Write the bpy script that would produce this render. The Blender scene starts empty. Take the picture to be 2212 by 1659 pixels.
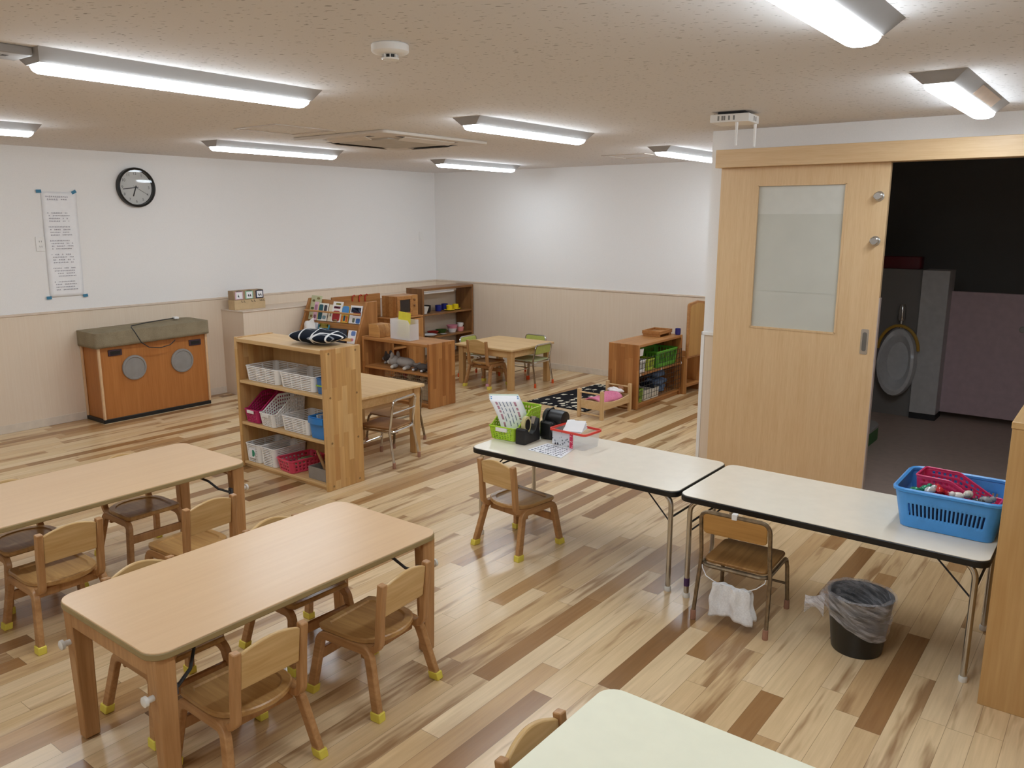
import bpy, bmesh, math, random
from mathutils import Vector, Matrix

random.seed(7)
SC = bpy.context.scene
COL = SC.collection
PI = math.pi

# ------------------------------------------------------------------ camera, world, exposure
YAW, PITCH, ROLL = math.radians(37.567), math.radians(11.518), math.radians(0.088)
fw0 = Vector((-math.sin(YAW), math.cos(YAW), 0)); rt0 = Vector((math.cos(YAW), math.sin(YAW), 0)); up0 = Vector((0, 0, 1))
fw = fw0 * math.cos(PITCH) - up0 * math.sin(PITCH)
up1 = up0 * math.cos(PITCH) + fw0 * math.sin(PITCH)
rt = rt0 * math.cos(ROLL) + up1 * math.sin(ROLL)
up = -rt0 * math.sin(ROLL) + up1 * math.cos(ROLL)
cam_d = bpy.data.cameras.new('camera'); cam = bpy.data.objects.new('camera', cam_d); COL.objects.link(cam)
cam.matrix_world = Matrix(((rt.x, up.x, -fw.x, 0), (rt.y, up.y, -fw.y, 0), (rt.z, up.z, -fw.z, 1.8), (0, 0, 0, 1)))
cam_d.sensor_width = 36.0; cam_d.lens = 1747 / 2212 * 36.0; cam_d.clip_start = 0.05; cam_d.clip_end = 100
SC.camera = cam
wd = bpy.data.worlds.new('world'); SC.world = wd; wd.use_nodes = True
wd.node_tree.nodes['Background'].inputs[0].default_value = (0.02, 0.02, 0.02, 1)
wd.node_tree.nodes['Background'].inputs[1].default_value = 0.2
SC.view_settings.view_transform = 'Standard'; SC.view_settings.look = 'None'
SC.view_settings.gamma = 1.0; SC.view_settings.use_curve_mapping = False
SC.view_settings.exposure = 0.06
LAMP = 34.0          # emission of the ceiling lamp diffusers
SC.cycles.max_bounces = 10; SC.cycles.diffuse_bounces = 6; SC.cycles.transparent_max_bounces = 16
SC.cycles.sample_clamp_indirect = 8.0

# ------------------------------------------------------------------ materials
def lin(h):
    h = h.lstrip('#'); c = [int(h[i:i + 2], 16) / 255 for i in (0, 2, 4)]
    return tuple(x / 12.92 if x <= .04045 else ((x + .055) / 1.055) ** 2.4 for x in c) + (1,)

class NT:
    def __init__(s, name):
        s.m = bpy.data.materials.new(name); s.m.use_nodes = True; s.t = s.m.node_tree
        s.b = s.t.nodes['Principled BSDF']; s.tc = None
    def n(s, t, **k):
        x = s.t.nodes.new(t)
        for a, v in k.items(): setattr(x, a, v)
        return x
    def l(s, a, b): s.t.links.new(a, b)
    def obj(s):
        if not s.tc: s.tc = s.n('ShaderNodeTexCoord')
        return s.tc.outputs['Object']
    def put(s, sock, v):
        if hasattr(v, 'is_linked') or hasattr(v, 'links'): s.l(v, sock)
        else: sock.default_value = v
    def math(s, op, a, b=0.0, c=0.0):
        x = s.n('ShaderNodeMath', operation=op)
        s.put(x.inputs[0], a); s.put(x.inputs[1], b); s.put(x.inputs[2], c)
        return x.outputs[0]
    def mix(s, f, a, b, mode='MIX'):
        x = s.n('ShaderNodeMix', data_type='RGBA', blend_type=mode)
        s.put(x.inputs[0], f); s.put(x.inputs[6], a); s.put(x.inputs[7], b)
        return x.outputs[2]
    def comb(s, x, y, z):
        q = s.n('ShaderNodeCombineXYZ'); s.put(q.inputs[0], x); s.put(q.inputs[1], y); s.put(q.inputs[2], z)
        return q.outputs[0]
    def sep(s, v):
        q = s.n('ShaderNodeSeparateXYZ'); s.l(v, q.inputs[0]); return q.outputs
    def noise(s, vec, scale, detail=2.0, rough=.5, w=None):
        q = s.n('ShaderNodeTexNoise')
        if w is not None: q.noise_dimensions = '4D'; s.put(q.inputs['W'], w)
        s.l(vec, q.inputs['Vector']); q.inputs['Scale'].default_value = scale
        q.inputs['Detail'].default_value = detail; q.inputs['Roughness'].default_value = rough
        return q.outputs['Fac']
    def ramp(s, f, stops, interp='LINEAR'):
        r = s.n('ShaderNodeValToRGB'); r.color_ramp.interpolation = interp; e = r.color_ramp.elements
        while len(e) < len(stops): e.new(.5)
        for q, (p, c) in zip(e, stops): q.position = p; q.color = c if len(c) == 4 else c
        s.put(r.inputs[0], f); return r.outputs[0]
    def bump(s, h, strength=.2, dist=.002):
        q = s.n('ShaderNodeBump'); q.inputs['Strength'].default_value = strength; q.inputs['Distance'].default_value = dist
        s.l(h, q.inputs['Height']); s.l(q.outputs[0], s.b.inputs['Normal'])
    def fin(s, col=None, rough=.5, metal=0.0, spec=.5, **k):
        if col is not None: s.put(s.b.inputs['Base Color'], col)
        s.put(s.b.inputs['Roughness'], rough); s.b.inputs['Metallic'].default_value = metal
        s.b.inputs['Specular IOR Level'].default_value = spec
        for a, v in k.items(): s.b.inputs[a].default_value = v
        return s.m

MATS = {}
def plain(h, rough=.5, metal=0.0, spec=.5, var=.06, scale=18, **k):
    key = (h, rough, metal, spec, var, tuple(sorted(k.items())))
    if key in MATS: return MATS[key]
    t = NT('mat_' + h.strip('#')); c = lin(h)
    f = t.noise(t.obj(), scale, 3)
    lo = tuple(x * (1 - var) for x in c[:3]) + (1,); hi = tuple(min(1, x * (1 + var)) for x in c[:3]) + (1,)
    MATS[key] = t.fin(t.ramp(f, [(.3, lo), (.7, hi)]), rough, metal, spec, **k)
    return MATS[key]

def wood(h1, h2, axis='Y', scale=1.0, rough=.4, spec=.4, bump=.05):
    """long-grained wood; grain runs along axis"""
    key = ('wood', h1, h2, axis, scale, rough)
    if key in MATS: return MATS[key]
    t = NT('wood_' + h1.strip('#')); x, y, z = t.sep(t.obj())
    k = {'X': (1.2, 22, 22), 'Y': (22, 1.2, 22), 'Z': (22, 22, 1.2)}[axis]
    v = t.comb(t.math('MULTIPLY', x, k[0] * scale), t.math('MULTIPLY', y, k[1] * scale), t.math('MULTIPLY', z, k[2] * scale))
    f = t.noise(v, 1.0, 4, .6); g = t.noise(v, 4.0, 2, .5)
    f2 = t.math('MULTIPLY_ADD', g, .35, t.math('MULTIPLY', f, .75))
    col = t.ramp(f2, [(.32, lin(h2)), (.72, lin(h1))])
    t.bump(g, bump, .0006)
    MATS[key] = t.fin(col, rough, 0, spec); return MATS[key]

def staves(hs, axis='Z', width=.045, length=.45, rough=.4, cross='XY'):
    """glued laminated wood: staves of varying tone running along axis"""
    key = ('st', tuple(hs), axis, width, length, rough)
    if key in MATS: return MATS[key]
    t = NT('staves_' + hs[0].strip('#')); c = dict(zip('XYZ', t.sep(t.obj())))
    oth = [q for q in 'XYZ' if q != axis]
    a = t.math('ADD', c[oth[0]], t.math('MULTIPLY', c[oth[1]], 1.0))
    if axis != 'Z': a = c['X' if axis == 'Y' else 'Y']
    row = t.math('FLOOR', t.math('DIVIDE', a, width))
    wn = t.n('ShaderNodeTexWhiteNoise', noise_dimensions='1D'); t.l(row, wn.inputs['W'])
    u = t.math('ADD', t.math('DIVIDE', c[axis], length), t.math('MULTIPLY', wn.outputs[0], 7.3))
    idx = t.math('FLOOR', u)
    w2 = t.n('ShaderNodeTexWhiteNoise', noise_dimensions='2D'); t.l(t.comb(row, idx, 0.0), w2.inputs['Vector'])
    k = {'X': (1.5, 26, 26), 'Y': (26, 1.5, 26), 'Z': (26, 26, 1.5)}[axis]
    v = t.comb(t.math('MULTIPLY', c['X'], k[0]), t.math('MULTIPLY', c['Y'], k[1]), t.math('MULTIPLY', c['Z'], k[2]))
    g = t.noise(v, 1.2, 4, .6, w=t.math('MULTIPLY', w2.outputs[0], 31.0))
    n = len(hs); base = t.ramp(w2.outputs[0], [((i + .5) / n, lin(h)) for i, h in enumerate(hs)])
    col = t.mix(.7, base, t.ramp(g, [(.3, (.62, .55, .48, 1)), (.65, (1, 1, 1, 1))]), 'MULTIPLY')
    t.bump(g, .05, .0006)
    MATS[key] = t.fin(col, rough, 0, .4); return MATS[key]

def floor_mat():
    t = NT('maple_floor'); x, y, z = t.sep(t.obj())
    W, L = .088, .85
    xr = t.math('DIVIDE', x, W); row = t.math('FLOOR', xr)
    wn = t.n('ShaderNodeTexWhiteNoise', noise_dimensions='1D'); t.l(row, wn.inputs['W'])
    u = t.math('ADD', t.math('DIVIDE', y, L), t.math('MULTIPLY', wn.outputs[0], 11.7)); idx = t.math('FLOOR', u)
    w2 = t.n('ShaderNodeTexWhiteNoise', noise_dimensions='2D'); t.l(t.comb(row, idx, 0.0), w2.inputs['Vector'])
    r1, r2, r3 = t.sep(w2.outputs['Color'])
    base = t.ramp(r1, [(0, lin('#E8CFA8')), (.42, lin('#E0C398')), (.70, lin('#D5B588')), (.84, lin('#C09A6C')), (.94, lin('#A0774C')), (1, lin('#86623C'))])
    v = t.comb(t.math('MULTIPLY', x, 16.0), t.math('MULTIPLY', y, 1.6), 0.0)
    f = t.noise(v, 1.0, 3, .55, w=t.math('MULTIPLY', r2, 57.0))
    thr = t.math('MULTIPLY_ADD', r3, .32, .425)
    m = t.n('ShaderNodeMapRange'); t.l(t.math('SUBTRACT', f, thr), m.inputs[0]); m.inputs[1].default_value = 0; m.inputs[2].default_value = .13
    streak = m.outputs[0]
    col = t.mix(t.math('MULTIPLY', streak, .78), base, lin('#946C44'))
    g = t.noise(t.comb(t.math('MULTIPLY', x, 60.0), t.math('MULTIPLY', y, 3.0), r2), 1.0, 3, .6)
    col = t.mix(.55, col, t.ramp(g, [(.3, (.78, .74, .70, 1)), (.65, (1.04, 1.03, 1.02, 1))]), 'MULTIPLY')
    fx = t.math('FRACT', xr); fy = t.math('FRACT', u)
    ex = t.math('MINIMUM', fx, t.math('SUBTRACT', 1.0, fx)); ey = t.math('MINIMUM', fy, t.math('SUBTRACT', 1.0, fy))
    seam = t.math('MAXIMUM', t.math('LESS_THAN', ex, .010), t.math('LESS_THAN', ey, .0012))
    col = t.mix(t.math('MULTIPLY', seam, .55), col, lin('#5A3C24'))
    t.bump(t.math('MULTIPLY', seam, -1.0), .25, .001)
    rough = t.math('MULTIPLY_ADD', g, .10, .19)
    return t.fin(col, rough, 0, .55)

def ceiling_mat():
    t = NT('rockwool_ceiling'); x, y, z = t.sep(t.obj())
    a = t.math('ADD', t.math('MULTIPLY', x, .85), t.math('MULTIPLY', y, .5)); b = t.math('SUBTRACT', t.math('MULTIPLY', y, .85), t.math('MULTIPLY', x, .5))
    v = t.comb(t.math('MULTIPLY', a, 1.0), t.math('MULTIPLY', b, 2.4), 0.0)
    pit = t.noise(v, 34, 1.5, .5); dens = t.noise(t.obj(), 5, 2)
    lim = t.math('MULTIPLY_ADD', dens, -.12, .72)
    m = t.n('ShaderNodeMapRange'); t.l(t.math('SUBTRACT', pit, lim), m.inputs[0]); m.inputs[1].default_value = 0; m.inputs[2].default_value = .03
    col = t.mix(t.math('MULTIPLY', m.outputs[0], .62), lin('#E0DCDA'), lin('#685E56'))
    fine = t.noise(t.obj(), 60, 3)
    t.bump(t.math('SUBTRACT', t.math('MULTIPLY', fine, .25), m.outputs[0]), .5, .003)
    return t.fin(col, .9, 0, .1)

def wall_mat(h):
    t = NT('wall_paper_' + h.strip('#')); f = t.noise(t.obj(), 160, 3)
    c = lin(h); col = t.ramp(f, [(.3, tuple(q * .97 for q in c[:3]) + (1,)), (.7, c)])
    t.bump(f, .12, .001); return t.fin(col, .75, 0, .2)

def wainscot_mat():
    t = NT('cream_wainscot'); x, y, z = t.sep(t.obj())
    v = t.comb(t.math('MULTIPLY', x, 90.0), t.math('MULTIPLY', y, 90.0), t.math('MULTIPLY', z, 2.0))
    f = t.noise(v, 1.0, 4, .6)
    return t.fin(t.ramp(f, [(.3, lin('#E0CEB8')), (.7, lin('#E4D4C0'))]), .45, 0, .35)

def glass_mat(name, col, rough=.05, trans=1.0, alpha=1.0):
    t = NT(name); return t.fin(lin(col), rough, 0, .5, **{'Transmission Weight': trans, 'Alpha': alpha, 'IOR': 1.3})

def film_mat(name, h, alpha, rough=.15):
    """thin translucent plastic"""
    t = NT(name); x, y, z = t.sep(t.obj()); f = t.noise(t.comb(t.math('MULTIPLY', x, 14.0), t.math('MULTIPLY', y, 14.0), t.math('MULTIPLY_ADD', z, 75.0, t.math('MULTIPLY', x, 30.0))), 1.0, 4, .6)
    m = t.n('ShaderNodeMapRange'); t.l(f, m.inputs[0]); m.inputs[1].default_value = .35; m.inputs[2].default_value = .7
    m.inputs[3].default_value = alpha * .45; m.inputs[4].default_value = min(1, alpha * 1.9)
    t.l(m.outputs[0], t.b.inputs['Alpha']); t.bump(f, .5, .006); return t.fin(lin(h), rough, 0, .7)

def emit_mat(name, h, s):
    t = NT(name); t.b.inputs['Emission Color'].default_value = lin(h); t.b.inputs['Emission Strength'].default_value = s
    return t.fin(lin('#FFFFFF'), .4)

def rug_mat():
    t = NT('rug_weave'); x, y, z = t.sep(t.obj())
    v = t.n('ShaderNodeTexVoronoi'); v.inputs['Scale'].default_value = 13.0; v.inputs['Randomness'].default_value = .55
    wob = t.noise(t.obj(), 30, 2)
    t.l(t.comb(t.math('MULTIPLY_ADD', wob, .05, x), t.math('MULTIPLY_ADD', wob, .08, t.math('MULTIPLY', y, .8)), 0.0), v.inputs['Vector'])
    sp = t.math('LESS_THAN', v.outputs['Distance'], .34)
    n2 = t.math('GREATER_THAN', t.noise(t.obj(), 55, 2), .38)
    col = t.mix(sp, lin('#1D1D22'), lin('#D9D2BE'))
    t.bump(t.noise(t.obj(), 300, 2), .4, .002); return t.fin(col, .95, 0, .1)

def pillow_mat():
    t = NT('navy_pillow'); x, y, z = t.sep(t.obj())
    wob = t.noise(t.obj(), 6, 2)
    def stripe(a, b, p, w, o):
        s = t.math('ADD', t.math('ADD', t.math('MULTIPLY', x, a), t.math('MULTIPLY', y, b)), t.math('MULTIPLY', wob, .05))
        return t.math('LESS_THAN', t.math('ABSOLUTE', t.math('SUBTRACT', t.math('FRACT', t.math('ADD', t.math('DIVIDE', s, p), o)), .5)), w)
    s1 = stripe(1, .35, .12, .06, .1); s2 = stripe(-.5, 1, .13, .05, .4); s3 = stripe(.8, -.7, .21, .05, .7)
    col = t.mix(t.math('MULTIPLY', s2, .55), lin('#141C2A'), lin('#AEB4BC'))
    col = t.mix(t.math('MAXIMUM', s1, s3), col, lin('#E6E8EA'))
    return t.fin(col, .85, 0, .15)

def knit_mat(h1, h2, scale=120):
    t = NT('cloth_' + h1.strip('#')); x, y, z = t.sep(t.obj())
    f = t.noise(t.obj(), scale, 2); g = t.noise(t.obj(), 9, 3)
    col = t.ramp(t.math('MULTIPLY_ADD', g, .5, t.math('MULTIPLY', f, .5)), [(.35, lin(h2)), (.65, lin(h1))])
    t.bump(f, .5, .002); return t.fin(col, .9, 0, .1)

def print_mat(bg, inks, scale=40, dens=.5, seed=0.0):
    """paper with blotchy print"""
    t = NT('print_' + bg.strip('#')); v = t.n('ShaderNodeTexVoronoi'); v.inputs['Scale'].default_value = scale
    x, y, z = t.sep(t.obj()); t.l(t.comb(t.math('ADD', x, seed), y, z), v.inputs['Vector'])
    r = t.sep(v.outputs['Color']); n = len(inks)
    ink = t.ramp(r[0], [(i / n, lin(h)) for i, h in enumerate(inks)], 'CONSTANT')
    m = t.math('MULTIPLY', t.math('GREATER_THAN', r[1], 1 - dens), t.math('LESS_THAN', v.outputs['Distance'], .42))
    return t.fin(t.mix(m, lin(bg), ink), .6, 0, .3)

M = dict(
    floor=floor_mat(), ceil=ceiling_mat(), wall=wall_mat('#F0EEEC'), wains=wainscot_mat(),
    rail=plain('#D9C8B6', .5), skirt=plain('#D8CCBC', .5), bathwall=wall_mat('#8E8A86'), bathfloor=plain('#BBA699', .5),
    lamp=emit_mat('lamp_diffuser', '#E4F0FA', LAMP), lampbody=plain('#9E9A97', .45, var=.02),
    white=plain('#EDEBE8', .4, var=.02), whitep=plain('#EFEEEC', .35, var=.03), offwhite=plain('#DEDBD4', .45), grille=plain('#B9B2A8', .6),
    acpanel=plain('#CFC5BA', .5, var=.02), black=plain('#121212', .4), darkgrey=plain('#2B2A2B', .5), grey=plain('#8B8A88', .5), speaker=plain('#8C8884', .7),
    chrome=plain('#D2D0CE', .14, 1.0, var=.02), steel=plain('#C6C4C0', .2, 1.0), brass=plain('#8C7C66', .35, .85, var=.3, scale=40),
    beech=wood('#BE9060', '#9E7042', 'Z', 1, .36), beechy=wood('#C09262', '#A07244', 'Y', 1, .36),
    seat=wood('#C49A62', '#9C7040', 'Y', .8, .28), backp=wood('#D8B680', '#BE9558', 'X', .8, .35),
    tabletop=wood('#E2BE93', '#DBB589', 'Y', .7, .30, .85), edge=plain('#9C875C', .5),
    cream=plain('#F0E7D6', .2, spec=.5, var=.02), cream2=plain('#F0EED6', .35, var=.015), creamedge=plain('#4A352A', .5),
    yellow=plain('#E2D254', .6), orange=plain('#E0561E', .5), pinkfoot=plain('#A67A64', .6),
    lshelf=wood('#DDBB88', '#C9A06A', 'X', .7, .42), lstave=staves(['#D3A96C', '#C4935A', '#DBB47C', '#CB9E63'], 'Z', .042, .32),
    ltable=wood('#DCBC8C', '#C8A26E', 'X', .5, .4),
    bstave=staves(['#B67C44', '#9A6232', '#C28A50', '#A56C39'], 'Z', .045, .5), bwood=wood('#B9824C', '#97622F', 'X', .7, .4),
    bwoody=wood('#B9824C', '#97622F', 'Y', .7, .4),
    dwood=wood('#94683C', '#6E4725', 'Y', .7, .4), dwoodz=wood('#90643A', '#6E4725', 'Z', .7, .4), darkin=plain('#2A1D14', .7),
    door=wood('#DFC096', '#D4B184', 'Z', 2.2, .38), doorx=wood('#DFC096', '#D4B184', 'X', 2.2, .38),
    organ=wood('#B8783E', '#A5662F', 'Z', .8, .4), organtrim=plain('#D9B48A', .5), coverc=knit_mat('#9A8E76', '#847862', 200),
    paper=plain('#F2F2F4', .7, var=.02), tapeblue=plain('#3E7FA0', .6),
    magenta=plain('#B82362', .4), redb=plain('#DC4A66', .4), blueb=plain('#2F7FC8', .35), bluebig=plain('#4A98E0', .35), greenb=plain('#A9CF2E', .4),
    greend=plain('#5AA02C', .45), lime=plain('#94B83A', .5),
)
# ------------------------------------------------------------------ mesh builder
class B:
    def __init__(s): s.bm = bmesh.new()
    def box(s, x0, x1, y0, y1, z0, z1, mi=0):
        vs = [s.bm.verts.new(p) for p in ((x0, y0, z0), (x1, y0, z0), (x1, y1, z0), (x0, y1, z0), (x0, y0, z1), (x1, y0, z1), (x1, y1, z1), (x0, y1, z1))]
        for f in ((3, 2, 1, 0), (4, 5, 6, 7), (0, 1, 5, 4), (1, 2, 6, 5), (2, 3, 7, 6), (3, 0, 4, 7)):
            s.bm.faces.new([vs[i] for i in f]).material_index = mi
        return vs
    def hexa(s, bot, top):
        vs = [s.bm.verts.new(p) for p in list(bot) + list(top)]
        for f in ((3, 2, 1, 0), (4, 5, 6, 7), (0, 1, 5, 4), (1, 2, 6, 5), (2, 3, 7, 6), (3, 0, 4, 7)): s.bm.faces.new([vs[i] for i in f])
        return vs
    def obox(s, c, size, rot=None):
        vs = s.box(-size[0] / 2, size[0] / 2, -size[1] / 2, size[1] / 2, -size[2] / 2, size[2] / 2)
        m = rot or Matrix.Identity(3)
        for v in vs: v.co = m @ v.co + Vector(c)
        return vs
    def prism(s, poly, a, b, axis='Z'):
        """extrude a 2-D polygon (counter-clockwise) along axis from a to b"""
        def P(u, v, w): return {'Z': (u, v, w), 'X': (w, u, v), 'Y': (u, w, v)}[axis]
        A = [s.bm.verts.new(P(u, v, a)) for u, v in poly]; T = [s.bm.verts.new(P(u, v, b)) for u, v in poly]
        n = len(poly); fs = [s.bm.faces.new(A[::-1]), s.bm.faces.new(T)]
        for i in range(n): fs.append(s.bm.faces.new((A[i], A[(i + 1) % n], T[(i + 1) % n], T[i])))
        bmesh.ops.recalc_face_normals(s.bm, faces=fs); return A + T
    def sweep(s, pts, prof, closed=False, side=None):
        """sweep a closed 2-D profile along points; side = fixed sideways vector"""
        pts = [Vector(p) for p in pts]; n = len(pts); rings = []
        pu = None
        for i, p in enumerate(pts):
            a = pts[(i - 1) % n] if (i > 0 or closed) else p; b = pts[(i + 1) % n] if (i < n - 1 or closed) else p
            t = (b - a).normalized()
            if side is not None: u = Vector(side)
            elif pu is None: u = Vector((0, 0, 1)) if abs(t.z) < .9 else Vector((1, 0, 0))
            else: u = pu
            u = (u - t * u.dot(t)).normalized(); pu = u; v = t.cross(u)
            rings.append([s.bm.verts.new(p + u * q[0] + v * q[1]) for q in prof])
        m = len(prof); fs = []
        for i in range(n if closed else n - 1):
            r0, r1 = rings[i], rings[(i + 1) % n]
            for j in range(m): fs.append(s.bm.faces.new((r0[j], r0[(j + 1) % m], r1[(j + 1) % m], r1[j])))
        if not closed: fs.append(s.bm.faces.new(rings[0][::-1])); fs.append(s.bm.faces.new(rings[-1]))
        bmesh.ops.recalc_face_normals(s.bm, faces=fs)
    def tube(s, pts, r, closed=False, n=8):
        s.sweep(pts, [(r * math.cos(2 * PI * k / n), r * math.sin(2 * PI * k / n)) for k in range(n)], closed)
    def lathe(s, prof, c=(0, 0, 0), n=24, axis='Z', caps=True):
        def P(r, h, a):
            u, v = r * math.cos(a), r * math.sin(a)
            return Vector(c) + Vector({'Z': (u, v, h), 'X': (h, u, v), 'Y': (v, h, u)}[axis])
        rings = [[s.bm.verts.new(P(r, h, 2 * PI * k / n)) for k in range(n)] for r, h in prof]; fs = []
        for a, b in zip(rings, rings[1:]):
            for k in range(n): fs.append(s.bm.faces.new((a[k], a[(k + 1) % n], b[(k + 1) % n], b[k])))
        if caps: fs.append(s.bm.faces.new(rings[0][::-1])); fs.append(s.bm.faces.new(rings[-1]))
        bmesh.ops.recalc_face_normals(s.bm, faces=fs)
    def ball(s, c, r, n=16, rot=None):
        vs = bmesh.ops.create_uvsphere(s.bm, u_segments=n, v_segments=max(6, n // 2), radius=1.0)['verts']
        m = rot or Matrix.Identity(3)
        for v in vs: v.co = m @ Vector((v.co.x * r[0], v.co.y * r[1], v.co.z * r[2])) + Vector(c)
        return vs
    def grid(s, fn, nu, nv, closed=False, keep=None):
        V = [[s.bm.verts.new(fn(i / nu, j / nv)) for j in range(nv + 1)] for i in range(nu if closed else nu + 1)]
        for i in range(nu):
            for j in range(nv):
                if keep and not keep(i, j): continue
                k = (i + 1) % len(V)
                s.bm.faces.new((V[i][j], V[k][j], V[k][j + 1], V[i][j + 1]))
        return V
    def out(s, name, mat, parent=None, bevel=0, smooth=35, solid=0, subs=0, loc=None):
        me = bpy.data.meshes.new(name)
        if solid or subs: bmesh.ops.delete(s.bm, geom=[v for v in s.bm.verts if not v.link_faces], context='VERTS')
        s.bm.to_mesh(me); s.bm.free()
        if smooth:
            me.polygons.foreach_set('use_smooth', [True] * len(me.polygons)); me.set_sharp_from_angle(angle=math.radians(smooth))
        for m in (mat if isinstance(mat, (list, tuple)) else [mat]): me.materials.append(m)
        o = bpy.data.objects.new(name, me); COL.objects.link(o)
        if parent: o.parent = parent
        if loc is not None: o.location = loc
        if subs: q = o.modifiers.new('sub', 'SUBSURF'); q.levels = q.render_levels = subs
        if solid: q = o.modifiers.new('solid', 'SOLIDIFY'); q.thickness = solid; q.offset = 0
        if bevel:
            q = o.modifiers.new('bevel', 'BEVEL'); q.width = bevel; q.segments = 2; q.limit_method = 'ANGLE'; q.angle_limit = math.radians(40)
        return o

def thing(name, label, cat, loc=(0, 0, 0), rz=0.0, group=None):
    o = bpy.data.objects.new(name, None); COL.objects.link(o); o.empty_display_size = .1
    o.location = loc; o.rotation_euler = (0, 0, rz); o['label'] = label; o['category'] = cat
    if group: o['group'] = group
    return o
def tag(o, label, cat, group=None):
    o['label'] = label; o['category'] = cat
    if group: o['group'] = group
    return o
def struct(b, name, mat, bevel=0, **k):
    o = b.out(name, mat, None, bevel, **k); o['kind'] = 'structure'; return o
def dup(root, loc, rz, label, group=None):
    r = root.copy(); COL.objects.link(r); r.location = loc; r.rotation_euler = (0, 0, rz); r['label'] = label
    if group: r['group'] = group
    for ch in list(root.children):
        c = ch.copy(); COL.objects.link(c); c.parent = r
        for g in list(ch.children):
            d = g.copy(); COL.objects.link(d); d.parent = c
    return r
def rrect(x0, x1, y0, y1, r, n=5):
    out = []
    for cx, cy, a0 in ((x1 - r, y1 - r, 0), (x0 + r, y1 - r, PI / 2), (x0 + r, y0 + r, PI), (x1 - r, y0 + r, 3 * PI / 2)):
        for k in range(n + 1): a = a0 + PI / 2 * k / n; out.append((cx + r * math.cos(a), cy + r * math.sin(a)))
    return out
def arc(c, r, a0, a1, n=6):
    return [(c[0] + r * math.cos(a0 + (a1 - a0) * k / n), c[1] + r * math.sin(a0 + (a1 - a0) * k / n)) for k in range(n + 1)]
RECT = lambda w, h: [(-w / 2, -h / 2), (w / 2, -h / 2), (w / 2, h / 2), (-w / 2, h / 2)]

def text_mesh(name, body, size, mat, parent, mw, align='CENTER', depth=.0006):
    cu = bpy.data.curves.new(name, 'FONT'); cu.body = body; cu.size = size; cu.align_x = align; cu.align_y = 'CENTER'; cu.extrude = depth
    o = bpy.data.objects.new(name + '_c', cu); COL.objects.link(o)
    dg = bpy.context.evaluated_depsgraph_get(); me = bpy.data.meshes.new_from_object(o.evaluated_get(dg))
    bpy.data.objects.remove(o); bpy.data.curves.remove(cu)
    me.transform(mw); me.materials.clear(); me.materials.append(mat)
    q = bpy.data.objects.new(name, me); COL.objects.link(q); q.parent = parent; return q

# ------------------------------------------------------------------ the setting
XL, YB, PY, PX, H = -7.491, 8.058, 5.417, -2.43, 2.392
b = B(); b.box(XL - .2, 1.5, -2.5, 9.8, -.12, 0); struct(b, 'floor', M['floor'], smooth=0)
b = B(); b.box(XL - .2, 1.5, -2.5, 9.8, H, H + .1); struct(b, 'ceiling', M['ceil'], smooth=0)
b = B(); b.box(XL - .12, XL, -2.4, YB + .12, 0, H); struct(b, 'wall_left', M['wall'], smooth=0)
b = B(); b.box(XL, PX + .12, YB, YB + .12, 0, H); struct(b, 'wall_back', M['wall'], smooth=0)
b = B(); b.box(PX, -1.30, PY, PY + .12, 0, H); b.box(-1.30, -.05, PY, PY + .12, 2.15, H); b.box(-.05, 1.3, PY, PY + .12, 0, H)
struct(b, 'wall_right', M['wall'], smooth=0)
b = B(); b.box(PX, PX + .12, PY + .12, YB, 0, H); struct(b, 'wall_corridor', M['wall'], smooth=0)
b = B(); b.box(1.3, 1.42, -2.4, 9.7, 0, H); struct(b, 'wall_side', M['wall'], smooth=0)
b = B(); b.box(XL, 1.3, -2.4, -2.28, 0, H); struct(b, 'wall_front', M['wall'], smooth=0)
b = B(); b.box(PX, 1.3, 9.5, 9.62, 0, H); b.box(PX, PX + .12, YB + .12, 9.5, 0, H); struct(b, 'wall_rear', M['bathwall'], smooth=0)
# toilet floor covering, laid on the slab
b = B(); b.box(PX + .12, 1.3, PY + .13, 9.5, 0, .004); struct(b, 'floor_toilet', M['bathfloor'], smooth=0)
# wainscots, rails and skirtings
WZ = 1.0
b = B(); b.box(XL, XL + .006, -2.28, YB, .07, WZ - .012); struct(b, 'trim_1', M['wains'], smooth=0)
b = B(); b.box(XL + .006, PX, YB - .006, YB, .07, WZ - .012); struct(b, 'trim_2', M['wains'], smooth=0)
b = B(); b.box(XL, XL + .013, -2.28, YB, WZ - .014, WZ + .006); struct(b, 'trim_3', M['rail'], .003)
b = B(); b.box(XL + .013, PX, YB - .013, YB, WZ - .014, WZ + .006); struct(b, 'trim_4', M['rail'], .003)
b = B(); b.box(PX + .004, -2.325, PY - .006, PY, .07, WZ - .012); struct(b, 'trim_5', M['wains'], smooth=0)
b = B(); b.box(PX - .01, -2.325, PY - .014, PY, WZ - .012, WZ + .012); b.box(PX - .01, PX, PY - .014, PY + .5, WZ - .012, WZ + .012); struct(b, 'trim_6', M['white'], .003)
b = B(); b.box(PX - .012, PX + .014, PY - .012, PY, 0, WZ - .012); b.box(PX - .012, PX, PY, PY + .014, 0, WZ - .012); struct(b, 'trim_7', M['white'], .003)
b = B(); b.box(XL, XL + .010, -2.28, YB, 0, .072); struct(b, 'baseboard_left', M['skirt'], .002)
b = B(); b.box(XL + .010, PX, YB - .010, YB, 0, .072); struct(b, 'baseboard_back', M['skirt'], .002)
# boxed-in ledge along the left wall
b = B(); b.box(XL + .006, -7.108, 4.79, YB - .014, 0, .872); struct(b, 'trim_8', M['wains'], smooth=0)
b = B(); b.box(XL + .006, -7.100, 4.783, YB - .014, .872, .884); struct(b, 'trim_9', M['rail'], .003)

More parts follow.
